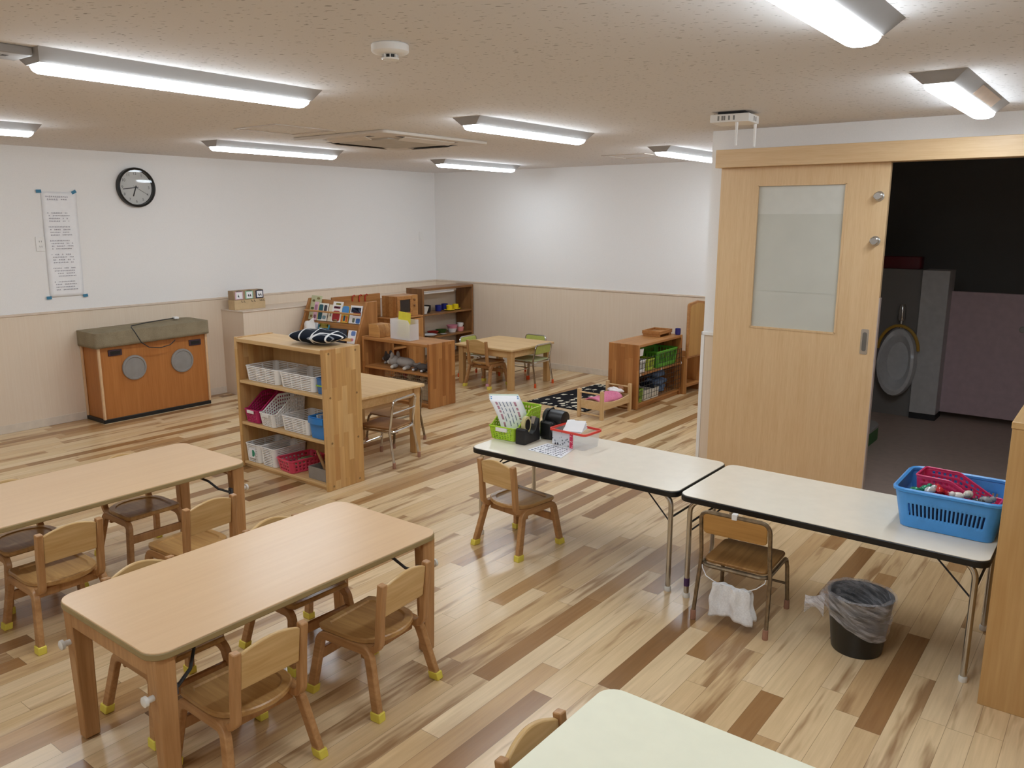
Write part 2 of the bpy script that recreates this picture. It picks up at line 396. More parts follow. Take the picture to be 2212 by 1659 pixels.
# sliding door with its header
b = B(); b.box(-2.35, .3, 5.297, PY, 2.14, 2.256); struct(b, 'trim_10', M['doorx'], .003)
b = B()
dx0, dx1, gx0, gx1, gz0, gz1, dy0, dy1 = -2.331, -1.256, -2.070, -1.505, 1.082, 2.022, 5.362, 5.397
b.box(dx0, gx0, dy0, dy1, .012, 2.139); b.box(gx1, dx1, dy0, dy1, .012, 2.139)
b.box(gx0, gx1, dy0, dy1, .012, gz0); b.box(gx0, gx1, dy0, dy1, gz1, 2.139)
door = struct(b, 'door_1', M['door'], 0, smooth=0)
b = B(); b.box(gx0, gx1, dy0 + .014, dy0 + .019, gz0, gz1); b.out('pane', plain('#D2D2CA', .06, spec=.6, var=.02), door)
b = B(); b.box(gx0 + .01, gx1 - .01, dy0 + .0125, dy0 + .0138, gz0, 1.835); b.box(gx0 + .01, gx1 - .01, dy0 + .011, dy0 + .0138, 1.33, 1.336); b.out('paper_lining', plain('#C6C6BC', .1, spec=.6, var=.03, scale=5), door)
b = B()
for q in ((gx0 - .006, gx0 + .006, gz0, gz1), (gx1 - .006, gx1 + .006, gz0, gz1), (gx0, gx1, gz0 - .006, gz0 + .006), (gx0, gx1, gz1 - .006, gz1 + .006)):
    b.box(q[0], q[1], dy0 - .003, dy0 + .012, q[2], q[3])
b.out('glazing_bead', M['door'], door)
for z in (1.94, 1.672):
    b = B(); b.lathe([(.030, 0), (.030, .006), (.018, .008), (.018, .022), (.025, .026), (.025, .040), (.020, .044)], (0, 0, 0), 20)
    for v in b.bm.verts: v.co = Vector((-1.308 + v.co.x, dy0 - v.co.z, z + v.co.y))
    bmesh.ops.recalc_face_normals(b.bm, faces=b.bm.faces[:]); b.out('lock_knob', M['steel'], door)
b = B(); hp = rrect(-1.343, -1.297, .965, 1.125, .008, 3)
b.prism(hp, dy0 - .003, dy0, 'Y'); hd = b.out('pull_handle', M['steel'], door)
b = B(); b.prism(rrect(-1.333, -1.307, .985, 1.105, .012, 4), dy0 - .004, dy0 - .0005, 'Y'); b.out('finger_recess', plain('#77746F', .35, .6), hd)
b = B(); b.box(dx1, dx1 + .006, dy0 - .002, dy1 + .002, .012, 1.325); b.out('edge_guard', plain('#B9A8A0', .5), door)

# ceiling access hatches
def hatch(n, x0, x1, y0, y1):
    b = B(); w = .018
    for q in ((x0, x1, y0, y0 + w), (x0, x1, y1 - w, y1), (x0, x0 + w, y0 + w, y1 - w), (x1 - w, x1, y0 + w, y1 - w)):
        b.box(q[0], q[1], q[2], q[3], H - .006, H)
    o = struct(b, n, plain('#C6BAAE', .5), 0)
hatch('trim_11', -4.92, -4.46, 3.33, 3.82); hatch('trim_12', -4.17, -3.71, 6.80, 7.26)

# toilet fittings seen through the doorway
b = B(); b.box(PX + .12, -1.53, YB, YB + .22, 0, 1.36); struct(b, 'wall_service', M['bathwall'], .004)
b = B(); b.box(-1.53, -1.31, YB - .05, YB + .22, .06, 1.36); struct(b, 'trim_13', plain('#C9C7C6', .45), .003)
b = B(); b.box(-1.53, -1.31, YB - .04, YB + .2, .004, .06); struct(b, 'baseboard_toilet', M['darkgrey'], 0)
u = thing('urinal', 'white oval wall urinal in the dark toilet behind the sliding door', 'urinal', (-1.665, YB, 0))
b = B()
def ur(a, h):
    return None
ol = [(.165 * math.cos(t) * (1 if math.sin(t) > 0 else 1), .52 + .32 * math.sin(t)) for t in [2 * PI * k / 28 for k in range(28)]]
rings = [(1.0, 0), (1.0, -.10), (.94, -.17), (.80, -.18), (.72, -.15), (.55, -.06)]
R = []
for s_, d in rings:
    R.append([b.bm.verts.new((x * s_, d * (1.0 if z < .55 else 1.0 - .55 * (z - .55) / .29), .52 + (z - .52) * s_)) for x, z in ol])
for a_, c_ in zip(R, R[1:]):
    for k in range(28): b.bm.faces.new((a_[k], a_[(k + 1) % 28], c_[(k + 1) % 28], c_[k]))
b.bm.faces.new(R[-1]); bmesh.ops.recalc_face_normals(b.bm, faces=b.bm.faces[:])
b.out('bowl', plain('#D5D5D6', .25), u)
b = B(); b.tube([(.172 * math.cos(t), -.10 + .0 * t, .62 + .235 * math.sin(t)) for t in [PI * (.02 + .96 * k / 14) for k in range(15)]], .014); b.out('trim_ring', plain('#C49A3A', .5), u)
b = B(); b.lathe([(.03, .90), (.035, .93), (.03, 1.02), (.018, 1.05)], (0, -.06, 0), 14); b.tube([(0, -.06, .91), (0, -.06, .83)], .012); b.tube([(0, 0, .98), (0, -.06, .98)], .012); b.out('flush_valve', M['steel'], u)
b = B(); bx = rrect(-.17, .17, -.07, .07, .02, 3)
b.prism(bx, 0, .11); rb = tag(b.out('storage_box', plain('#6A1C22', .5), None, .004, loc=(-1.74, YB + .11, 1.36)), 'dark red box on the ledge above the urinal', 'box')
pd = thing('toilet_cubicle_door', 'low pale pink toilet cubicle door in the dark room', 'door', (-1.37, 8.2, 0))
b = B(); b.box(0, .78, 0, .03, .06, 1.172); b.out('panel', plain('#CDB4BA', .5), pd, .004)
for z in (.98, .22):
    b = B(); b.box(-.03, .05, -.012, 0, z - .02, z + .06); b.tube([(0, -.014, z - .05), (0, -.014, z + .09)], .011); b.out('hinge', M['steel'], pd)
b = B(); b.lathe([(.028, 0), (.028, -.012), (.02, -.022)], (.635, 0, .87), 16, 'Y'); b.out('latch', plain('#B0ADA8', .4), pd)
b = B(); b.tube([(.01, .015, .004), (.01, .015, .06)], .012); b.out('foot', M['steel'], pd)
st = thing('step_stool', 'low round-ended step with green side on toilet floor', 'step', (-1.92, 6.75, .004))
sp = rrect(-.36, .36, -.42, .46, .2, 6)
b = B(); b.prism(sp, 0, .10); b.out('base', plain('#3F7A3C', .5), st)
b = B(); b.prism(sp, .10, .125); b.out('tread', plain('#A8A5A0', .5), st, .004)

# ------------------------------------------------------------------ ceiling lamps
def lamp_proto():
    t = thing('ceiling_lamp', '', 'lamp'); L = 1.25
    b = B(); sec = [(-.110, 0), (-.102, -.005), (-.056, -.046), (.056, -.046), (.102, -.005), (.110, 0)]
    A = [b.bm.verts.new((x, 0 - (.0 if z > -.01 else -.02), z)) for x, z in sec]; T = [b.bm.verts.new((x, L + (.0 if z > -.01 else -.02), z)) for x, z in sec]
    n = len(sec)
    b.bm.faces.new(A); b.bm.faces.new(T[::-1])
    for i in range(n): b.bm.faces.new((A[i], A[(i + 1) % n], T[(i + 1) % n], T[i]))
    bmesh.ops.recalc_face_normals(b.bm, faces=b.bm.faces[:])
    b.out('housing', M['lampbody'], t, 0)
    b = B(); sec = [(-.052, -.040), (-.054, -.056), (-.046, -.068), (-.026, -.075), (0, -.077), (.026, -.075), (.046, -.068), (.054, -.056), (.052, -.040)]
    n = len(sec); rings = []
    for y, s_ in ((.030, .55), (.034, .8), (.045, 1), (L - .045, 1), (L - .034, .8), (L - .030, .55)):
        rings.append([b.bm.verts.new((x * (.85 + .15 * s_), y, -.040 + (z + .040) * s_)) for x, z in sec])
    for a_, c_ in zip(rings, rings[1:]):
        for k in range(n): b.bm.faces.new((a_[k], a_[(k + 1) % n], c_[(k + 1) % n], c_[k]))
    b.bm.faces.new(rings[0]); b.bm.faces.new(rings[-1][::-1]); bmesh.ops.recalc_face_normals(b.bm, faces=b.bm.faces[:])
    b.out('diffuser', M['lamp'], t)
    return t
L0 = lamp_proto(); GL = 'ceiling lamps'; L0_kids = list(L0.children)
lamps = [(-3.25, 1.37, 'bar ceiling lamp over the two tan tables, left of the smoke detector'),
         (-5.80, 1.20, 'bar ceiling lamp cut by the left edge, near the clock wall'),
         (-5.80, 3.71, 'bar ceiling lamp in front of the clock wall, left of the air conditioner'),
         (-3.25, 3.78, 'bar ceiling lamp just right of the air conditioner'),
         (-5.75, 6.24, 'bar ceiling lamp nearest the far corner of the walls'),
         (-3.26, 6.22, 'bar ceiling lamp partly hidden by the wall edge beside the sliding door'),
         (-.755, 1.52, 'large bar ceiling lamp cut by the top edge of the picture'),
         (-.745, 3.79, 'bar ceiling lamp above the sliding door header'),
         (-3.25, -1.10, 'added unseen bar ceiling lamp behind the viewer, on the tan table side'),  # unseen; this and the next lamp added on the same spacing, lighting the foreground
         (-.75, -.95, 'added unseen bar ceiling lamp behind the viewer, on the cream table side')]
for i, (x, y, lb) in enumerate(lamps):
    if i == 0: L0.location = (x, y, H); L0['label'] = lb; L0['group'] = GL; LL = L0
    else: LL = dup(L0, (x, y, H), 0, lb, GL)
    if i == 7:
        b = B(); b.hexa([(.062, .45, -.0430), (.0990, .45, -.0100), (.1005, .45, -.0080), (.0635, .45, -.0410)], [(.062, 1.0, -.0430), (.0990, 1.0, -.0100), (.1005, 1.0, -.0080), (.0635, 1.0, -.0410)])
        bmesh.ops.recalc_face_normals(b.bm, faces=b.bm.faces[:]); b.out('reflector_strip', plain('#DCC6B4', .4), LL, smooth=0)
b = B(); b.box(-.09, .06, -.13, .0, -.03, 0); b.out('battery_cover', M['lampbody'], L0, .004)
b = B()
for k in range(5): b.box(-.07 + .024 * k, -.056 + .024 * k, -.11, -.10 + .012 * (k % 2), -.0305, -.0295)
b.box(-.02, .01, -.08, -.06, -.0305, -.0295); b.out('spec_marks', M['darkgrey'], L0)

# smoke detector
sd = thing('smoke_detector', 'round white smoke detector on the ceiling', 'smoke detector', (-2.15, 2.10, H)); sd.scale = (1.18, 1.18, .82)
b = B(); b.lathe([(.052, 0), (.055, -.004), (.055, -.030), (.050, -.036), (.034, -.042)], n=32); b.out('body', M['white'], sd)
b = B(); b.lathe([(.017, -.042), (.017, -.056)], n=20); b.out('sensing_chamber', M['black'], sd)
b = B()
for k in range(8):
    a = 2 * PI * k / 8; b.obox((.021 * math.cos(a), .021 * math.sin(a), -.049), (.006, .003, .016), Matrix.Rotation(a, 3, 'Z'))
b.lathe([(.026, -.056), (.024, -.062), (.010, -.064)], n=20); b.out('cage', M['white'], sd)

# air conditioner cassette
ac = thing('air_conditioner', 'square cassette air conditioner in the ceiling between the lamps', 'air conditioner', (-4.63, 4.52, H))
b = B(); b.prism(rrect(-.49, .49, -.56, .56, .03, 3), -.022, 0); b.out('panel', M['acpanel'], ac, .006)
b = B(); b.prism(rrect(-.27, .27, -.30, .30, .02, 3), -.034, -.020)
b.out('intake_grille', M['grille'], ac, .004)
for rz_, d, w in ((0, .44, .5), (PI / 2, .37, .62), (PI, .44, .5), (3 * PI / 2, .37, .62)):
    mr = Matrix.Rotation(rz_, 3, 'Z')
    b = B(); b.obox(mr @ Vector((0, -d, -.021)), (w, .05, .004), mr); b.out('air_slot', plain('#5A524A', .6), ac)
    b = B(); b.obox(mr @ Vector((0, -d + .005, -.032)), (w - .09, .07, .006), mr @ Matrix.Rotation(math.radians(-16), 3, 'X')); b.out('louver', M['acpanel'], ac, .002)

# wireless router
ro = thing('wireless_router', 'white wireless router with two aerials hanging from the ceiling', 'router', (-1.915, 4.56, H), math.radians(6))
b = B(); b.box(-.115, .105, -.10, .10, -.060, -.016); ro_b = b.out('body', M['white'], ro, .004)
b = B(); b.box(-.08, .07, -.07, .08, -.016, 0); b.out('mount', M['black'], ro)
for x in (-.072, -.050, -.038, -.012, .015): b = B(); b.box(x, x + .010, -.1008, -.0995, -.050, -.026); b.out('vent_slot', M['grey'], ro_b)
for y in (-.01, .025): b = B(); b.box(.1045, .1058, y, y + .016, -.050, -.026); b.out('vent_slot', M['grey'], ro_b)
for x, y in ((.03, -.07), (.09, .085)):
    b = B(); b.lathe([(.0085, -.060), (.007, -.12), (.006, -.185)], (x, y, 0), 10); b.out('aerial', M['white'], ro)

# ------------------------------------------------------------------ left wall fittings
def plate(y, z, label, slots):
    t = thing('wall_outlet' if slots else 'light_switch', label, 'outlet' if slots else 'switch', (XL, y, z))
    b = B(); b.prism(rrect(-.037, .037, -.062, .062, .006, 3), 0, .008, 'X'); b.out('plate', M['white'], t, .002)
    if slots:
        for dz in (.022, -.022):
            b = B(); b.box(.008, .0085, -.010, -.006, dz - .007, dz + .007); b.box(.008, .0085, .006, .010, dz - .007, dz + .007); b.out('socket_slots', M['grey'], t)
    else:
        b = B(); b.box(.008, .012, -.02, .02, -.045, .045); b.out('rocker', M['white'], t, .002)
plate(3.105, 1.585, 'white double wall outlet left of the hung paper', True)
plate(7.785, 1.575, 'small white switch plate high near the far corner', False)

po = thing('wall_poster', 'long narrow white paper of handwriting taped under the clock side', 'poster', (XL + .001, 3.29, 1.575))
b = B()
def pf(u_, v_):
    y = -.145 + .29 * u_ - .016 * (.5 - v_); z = -.45 + .9 * v_
    return (.003 + .004 * abs(math.sin(v_ * 7.5)) + .002 * math.sin(u_ * 5 + v_ * 3), y, z)
b.grid(pf, 8, 30); b.out('sheet', M['paper'], po, solid=.0006)
b = B(); rnd = random.Random(3)
for blk in range(7):
    for ln in range(4 if blk else 2):
        z = .41 - blk * .118 - ln * .023 - (.02 if blk else 0); y = -.105 + (.01 if ln else 0)
        while y < (.10 if ln % 2 else .085) - rnd.random() * .03:
            w = rnd.uniform(.006, .012) * (1.4 if not blk else 1)
            h_ = rnd.uniform(.006, .011) * (1.4 if not blk else 1)
            b.box(.0085, .009, y, y + w, z - h_ / 2, z - h_ / 2 + .003); b.box(.0085, .009, y, y + w * .9, z + .001, z + .003); b.box(.0085, .009, y + w * .3, y + w * .3 + .003, z - h_ / 2, z + h_ / 2)
            y += w + .004
            if rnd.random() < .12: y += .02
b.out('handwriting', plain('#AFACB6', .8), po)
for (y, z, a) in ((-.155, .452, .05), (.135, .452, .5), (-.165, -.452, 0), (.145, -.452, .1)):
    b = B(); b.obox((.010, y, z), (.001, .042, .026), Matrix.Rotation(a, 3, 'X')); b.out('masking_tape', M['tapeblue'], po)

ck = thing('wall_clock', 'round black-rimmed wall clock on the left wall', 'clock', (XL, 3.985, 2.083))
b = B(); b.lathe([(.178, 0), (.180, .03), (.178, .046), (.168, .052), (.160, .046), (.160, .020), (.150, .014)], (0, 0, 0), 48, 'X', caps=False); b.out('rim', M['black'], ck)
b = B(); b.lathe([(.164, .010), (.164, .016)], (0, 0, 0), 48, 'X'); dial = b.out('dial', plain('#F1F1EE', .5, var=.01), ck)
for k in range(1, 13):
    a = PI / 2 - 2 * PI * k / 12
    mw = Matrix.Translation((.0165, .126 * math.cos(a), .126 * math.sin(a))) @ Matrix(((0, 0, 1, 0), (1, 0, 0, 0), (0, 1, 0, 0), (0, 0, 0, 1)))
    text_mesh('numeral', str(k), .036, M['grey'], dial, mw)
def hand(name, ang, L_, w, x, m):
    b = B(); mr = Matrix.Rotation(-ang, 3, 'X'); vs = b.box(x, x + .0015, -w / 2, w / 2, -L_ * .2, L_)
    for v in vs: v.co = mr @ v.co
    b.out(name, m, ck)
hand('hour_hand', math.radians(200), .085, .010, .018, M['black']); hand('minute_hand', math.radians(262), .125, .007, .020, M['black']); hand('second_hand', math.radians(120), .130, .0025, .022, M['darkgrey'])
b = B(); b.lathe([(.159, .040), (.158, .0415)], (0, 0, 0), 48, 'X'); b.out('glass', glass_mat('clock_glass', '#FFFFFF', .02), ck)

# calendar blocks on the ledge
ca = thing('block_calendar', 'cardboard calendar stand with three cards on the wall ledge', 'calendar', (-7.30, 4.98, .884))
b = B(); b.box(-.06, .05, -.185, .185, 0, .10); b.out('lower_box', plain('#C7AC84', .7), ca, .003)
b = B(); b.box(-.055, .045, -.185, .170, .10, .195); b.out('upper_box', plain('#A38A6C', .7), ca, .003)
for y, h_ in ((-.125, '#D9B8C6'), (-.005, '#9CC7A8'), (.12, '#1F2A48')):
    b = B(); b.box(.045, .050, y - .045, y + .045, .108, .186); c = b.out('card', plain(h_, .6), ca)
    b = B(); b.box(.050, .0515, y - .034, y + .034, .115, .179); b.out('card_face', M['paper'], c)
    b = B(); rnd = random.Random(int(100 * y) + 50)
    for k in range(1 if y < -.1 else 2):
        o_ = -.01 + k * .022
        b.box(.0515, .0522, y + o_ - .003, y + o_ + .003, .130, .156); b.box(.0515, .0522, y + o_ - .009, y + o_ + .007, .140, .146); b.box(.0515, .0522, y + o_ + .004, y + o_ + .009, .128, .14)
    b.out('card_mark', M['black'], c)
    b = B(); b.tube([(.049, y + d, .187 + .01 * q) for d, q in ((-.03, 0), (-.015, .6), (0, .7), (.015, .4), (.03, 0))], .0025, n=6); b.out('card_string', M['darkgrey'], c)
b = B()
for y in (-.10, -.07, .02, .05, .12, .14, .16): b.tube([(.0505, y, .094), (.052, y, .078), (.052, y + .016, .076)], .0022, n=6)
b.out('hooks', M['darkgrey'], ca)

# electric organ
og = thing('electric_organ', 'orange-brown organ with two round grey speakers under a khaki cover', 'organ', (-7.15, 3.865, 0))
b = B(); b.box(-.325, -.012, -.51, .51, .035, .72); b.out('cabinet', M['organ'], og)
b = B(); b.box(-.33, -.002, -.53, .53, 0, .035); b.out('plinth', M['black'], og, .004)
for y in (-.53, .51):
    b = B(); b.box(-.02, .004, y, y + .02, .035, .72); b.out('corner_post', M['organtrim'], og, .003)
b = B(); b.box(-.33, -.31, -.53, -.512, .035, .72); b.out('rear_post', M['organtrim'], og, .003)
for y in (-.21, .26):
    b = B(); b.lathe([(.112, -.014), (.114, -.004), (.110, .004), (.096, .006), (.092, .0), (.02, .004)], (0, y, .47), 40, 'X'); b.out('speaker', M['speaker'], og)
for y in (-.375, .405):
    b = B(); b.box(-.013, -.002, y - .062, y + .062, .60, .655); hdl = b.out('hand_grip', plain('#3A2430', .5), og, .003)
    b = B(); b.box(-.004, .001, y - .045, y + .045, .612, .643); b.out('grip_recess', M['black'], hdl)
# loose cover: top sheet and skirt with soft folds
b = B()
def cov(x0, x1, y0, y1, zt):
    lp = rrect(x0, x1, y0, y1, .03, 3); n = len(lp)
    def fn(u_, v_):
        k = min(int(round(u_ * n)), n - 1) % n; x, y = lp[k]; d = 1 + .02 * v_ * math.sin(13 * u_ * PI)
        return (x * 1.0 + (.012 * v_ * math.sin(y * 17)), y, zt(x, y) - (.128 + .014 * math.sin(y * 6.5)) * v_)
    V = b.grid(fn, n, 5, closed=True)
    c = [b.bm.verts.new(((x0 + x1) / 2 + (x - (x0 + x1) / 2) * .55, y * .8, zt(x, y) + .012)) for x, y in lp]
    for k in range(n): b.bm.faces.new((V[k][0], c[k], c[(k + 1) % n], V[(k + 1) % n][0]))
    b.bm.faces.new(c)
cov(-.335, .026, -.55, .55, lambda x, y: .822 + .01 * math.sin(y * 4) + .012 * (-x))
bmesh.ops.recalc_face_normals(b.bm, faces=b.bm.faces[:]); tag(b.out('dust_cover', M['coverc'], None, smooth=60, solid=.004, loc=(-7.15, 3.865, 0)), 'khaki fabric cover draped over the organ top', 'cover')
co = thing('power_cord', 'dark power cord lying on the khaki organ cover with its plug', 'cord', (-7.15, 3.865, 0))
b = B(); b.tube([(-.16, .30, .862), (-.12, .10, .858), (-.06, -.10, .852), (-.02, -.20, .848), (.030, -.225, .842), (.056, -.21, .80), (.060, -.16, .70), (.056, -.09, .648), (.050, .02, .628), (.050, .12, .645), (.056, .17, .685)], .0045, n=6); b.out('cable', M['darkgrey'], co)
b = B(); b.box(-.18, -.13, .29, .335, .853, .875); b.out('plug', M['white'], co, .005)

# ------------------------------------------------------------------ baskets
def loop_pts(w, d, r, cell):
    """rounded rectangle as (x, y, index along straight or -1, straight length in cells)"""
    out = []
    cs = [(w / 2 - r, -d / 2 + r, -PI / 2), (w / 2 - r, d / 2 - r, 0), (-w / 2 + r, d / 2 - r, PI / 2), (-w / 2 + r, -d / 2 + r, PI)]
    for i, (cx, cy, a0) in enumerate(cs):
        for k in range(3): a = a0 + PI / 2 * k / 3; out.append((cx + r * math.cos(a), cy + r * math.sin(a), -1, 0))
        ex, ey = cx + r * math.cos(a0 + PI / 2), cy + r * math.sin(a0 + PI / 2); nx, ny, na = cs[(i + 1) % 4]
        fx, fy = nx + r * math.cos(na), ny + r * math.sin(na); L = math.hypot(fx - ex, fy - ey)
        n = max(3, int(L / cell)); n += (n + 1) % 2
        for k in range(n): out.append((ex + (fx - ex) * k / n, ey + (fy - ey) * k / n, k, n))
    return out
def basket(name, label, loc, rz, w, d, h, mat, pat='h', taper=.9, group=None, hf=None, cell=.012, rows=9, cat='basket', rimr=.005, rimmat=None, handle=None, r=.02, band=(0, 99)):
    t = thing(name, label, cat, loc, rz, group); lp = loop_pts(w, d, r, cell); n = len(lp)
    hf = hf or (lambda y: 1.0)
    def P(i, v):
        x, y = lp[i % n][:2]; s = taper + (1 - taper) * v
        return (x * s, y * s, .002 + (h * hf(y / d + .5) - .002) * v)
    def keep(i, j):
        k, m = lp[i % n][2], lp[i % n][3]
        if k < 0 or j == 0 or j == rows - 1 or not (band[0] <= j <= band[1]): return True
        if pat == 'h': return not (j % 3 == 1 and 0 < k < m - 1 and k % 9 != 8)
        if pat == 'v': return not (k % 2 == 1 and 2 <= j < rows - 1)
        if pat == 'o': return not (j % 2 == 1 and k % 2 == 1)
        return True
    b = B(); V = b.grid(lambda u_, v_: P(int(round(u_ * n)), v_), n, rows, closed=True, keep=keep)
    b.bm.faces.new([V[i][0] for i in range(n)]); bmesh.ops.recalc_face_normals(b.bm, faces=b.bm.faces[:])
    b.out('basket_wall', mat, t, solid=.0028, smooth=50)
    b = B(); b.tube([P(i, 1.0) for i in range(n)], rimr, closed=True, n=6); b.out('rim', rimmat or mat, t)
    if handle:
        z = h * hf(0) - .014; b = B(); b.box(-.04, .04, -d / 2 * 1.0 - .006, -d / 2 - .001, z - .012, z + .012); b.out('grip_label', handle, t, .002)
    return t
SLOPE = lambda y: .48 if y < .12 else (.48 + .52 * min(1, (y - .12) / .45))

# ------------------------------------------------------------------ wooden child's chair (front = +Y)
def wood_chair():
    t = thing('child_chair', '', 'chair')
    zt = .243
    for s in (-1, 1):
        yz = [(.168, .006), (.140, .195)] + arc((.100, .203), .040, 0, PI / 2, 5)[1:] + [(.0, .243)] + arc((-.082, .203), .040, PI / 2, PI, 5)[:-1] + [(-.126, .195), (-.176, .006)]
        b = B(); b.sweep([(s * (.139 + .030 * (1 - z / zt)), y, z) for y, z in yz], RECT(.026, .036), side=(1, 0, 0)); fr = b.out('side_frame', M['beechy'], t, .004)
        for y in (.168, -.176):
            b = B(); x = s * .169
            b.hexa([(x - .017, y - .023, 0), (x + .017, y - .023, 0), (x + .017, y + .023, 0), (x - .017, y + .023, 0)],
                   [(x - s * .003 - .017, y * .975 - .023, .032), (x - s * .003 + .017, y * .975 - .023, .032), (x - s * .003 + .017, y * .975 + .023, .032), (x - s * .003 - .017, y * .975 + .023, .032)])
            b.out('foot_cap', M['yellow'], fr, .003)
        b = B(); b.sweep([(s * .124, y, z) for y, z in [(.03, .246), (-.10, .246)] + arc((-.112, .288), .042, -PI / 2, -PI, 6) + [(-.164, .42), (-.176, .516)]], RECT(.028, .028), side=(1, 0, 0))
        b.out('back_post', M['beech'], t, .004)
    # seat plank with a shallow dished middle
    b = B(); ol = [(.148, .125), (.135, .148), (-.135, .148), (-.148, .125), (-.148, -.03)] + [(.146 * math.cos(a), -.045 + -.105 * -math.sin(a)) for a in [PI + PI * k / 14 for k in range(1, 14)]] + [(.148, -.03)]
    def ring(s_, z, dy=0): return [b.bm.verts.new((x * s_, (y - .0) * s_ + dy, z)) for x, y in ol]
    R = [ring(.96, .257), ring(1, .264), ring(1, .277), ring(.97, .281), ring(.80, .281), ring(.77, .275)]
    n = len(ol); b.bm.faces.new(R[0][::-1]); b.bm.faces.new(R[-1])
    for p, q in zip(R, R[1:]):
        for k in range(n): b.bm.faces.new((p[k], p[(k + 1) % n], q[(k + 1) % n], q[k]))
    bmesh.ops.recalc_face_normals(b.bm, faces=b.bm.faces[:]); b.out('seat', M['seat'], t, smooth=30)
    b = B()
    top = [(x, .502 + .029 * math.cos(x / .110 * PI / 2) ** .9) for x in [.1099 - .2198 * k / 14 for k in range(15)]]
    vs = b.prism([(-.1099, .378), (.1099, .378)] + top, -.008, .008, 'Y')
    for v in vs: v.co.y += -.150 - (v.co.z - .30) * .125 - .010 * math.cos(v.co.x / .110 * PI / 2)
    b.out('backrest', M['backp'], t, .004)
    b = B(); b.box(-.150, .150, .132, .150, .135, .178); b.out('front_stretcher', M['beech'], t, .004)
    b = B(); b.box(-.138, .138, -.085, -.067, .200, .236); b.out('rear_rail', M['beech'], t, .004)
    return t
GC = 'wooden child chairs with yellow feet'
WC = wood_chair(); wc_used = []
def wchair(x, y, deg, label):
    rz = math.radians(deg)
    if not wc_used:
        WC.location = (x, y, 0); WC.rotation_euler = (0, 0, rz); WC['label'] = label; WC['group'] = GC; wc_used.append(1); return WC
    return dup(WC, (x, y, 0), rz, label, GC)
# front = +Y at 0 deg; 90 deg faces -X; -90 faces +X
wchair(-2.195, 1.965, 94, 'wooden chair at right front corner of the near tan table, seat fully seen')
wchair(-2.195, 1.385, 89, 'wooden chair nearest the viewer, on the near side of the front tan table')
wchair(-2.675, 1.400, -90, 'wooden chair on far side of near tan table, its backrest arch above the left end')
wchair(-2.665, 1.985, -91, 'wooden chair on far side of near tan table, almost hidden behind its middle')
wchair(-3.655, 1.43, 90, 'wooden chair between the two tan tables, by the left edge')
wchair(-3.455, 1.965, 92, 'wooden chair between the two tan tables, near their right ends')
wchair(-4.135, 1.50, -90, 'wooden chair under the far tan table, cut by the left edge')
wchair(-4.130, 2.075, -90, 'wooden chair pushed under far tan table from the wall side, only seat and legs seen')
wchair(-2.60, 3.44, -6, 'wooden chair tucked at the left end of the long white folding tables')
wchair(-.905, 1.49, -90, 'wooden chair whose back peeks out left of the cream foreground table')
sqc = wchair(-5.57, 6.783, 2, 'wooden chair at the square table in the far play corner')
b = B(); b.box(.130, .166, -.190, -.148, .034, .058); b.out('leg_tape', plain('#D59AB0', .6), sqc)

# ------------------------------------------------------------------ steel-tube child's chair (front = +Y)
def tube_chair(name, frame, seatm, backm, capm, back='panel', r=.0098, ht=.50, uw=.148):
    t = thing(name, '', 'chair')
    def frame_pts(s): return [(s * .168, -.180, .008), (s * (uw + .004), -.135, .262), (s * uw, -.142, .33), (s * uw, -.165, ht - .045)]
    lf = frame_pts(-1); rf = frame_pts(1)
    cor = lambda s: [(s * (uw - .04 * (1 - math.cos(a))), -.165 - .006 * math.sin(a), ht - .045 + .04 * math.sin(a)) for a in [PI / 2 * k / 5 for k in range(1, 6)]]
    b = B(); b.tube(lf + cor(-1) + cor(1)[::-1] + rf[::-1], r); b.out('rear_frame', frame, t)
    def side(s): return [(s * .160, .172, .008), (s * .153, .150, .222)] + [(s * .150, .110 + .040 * math.cos(a), .230 + .036 * math.sin(a)) for a in [PI / 2 * k / 5 for k in range(6)]] + [(s * .150, -.10, .266)] + [(s * (.110 + .040 * math.cos(a)), -.10 - .055 * math.sin(a), .266) for a in [PI / 2 * k / 5 for k in range(1, 6)]]
    b = B(); b.tube(side(-1) + side(1)[::-1], r); b.out('front_frame', frame, t)
    b = B(); b.prism([(x, y) for x, y in rrect(-.146, .146, -.140, .158, .035, 5)], .277, .291)
    for v in b.bm.verts: v.co.z -= .006 * math.cos(v.co.x / .146 * PI / 2)
    b.out('seat', seatm, t, .004)
    if back == 'panel':
        b = B(); vs = b.prism(rrect(-(uw - .012), uw - .012, ht - .108, ht - .012, .018, 4), -.006, .006, 'Y')
        for v in vs: v.co.y += -.152 - (v.co.z - .38) * .14 - .008 * math.cos(v.co.x / (uw - .012) * PI / 2)
        b.out('backrest', backm, t, .003)
    else:
        b = B(); b.tube([(-uw, -.158, .405), (uw, -.158, .405)], .008); b.out('back_rail', frame, t)
    b = B(); b.tube([(-.148, .158, .13), (.148, .158, .13)], .006); b.out('front_bar', frame, t)
    for x, y in ((-.168, -.180), (.168, -.180), (-.160, .172), (.160, .172)):
        b = B(); b.lathe([(.012, 0), (.0135, .004), (.0125, .045)], (x * .99, y * .985, 0), 10); b.out('foot_cap', capm, t)
    return t
old = tube_chair('pipe_chair', M['brass'], wood('#A47844', '#7A5226', 'Y', .8, .45), wood('#C0904F', '#A4763C', 'X', .8, .4), M['pinkfoot'], ht=.53, uw=.155)
old.location = (-1.275, 3.415, 0); old.rotation_euler.z = math.radians(3); old['group'] = 'pipe chairs'
old['label'] = 'worn pipe chair with wooden seat and back under the right white table'
b = B(); b.box(-.012, .012, -.183, -.158, .514, .542); b.out('back_tape', M['white'], old, .003)
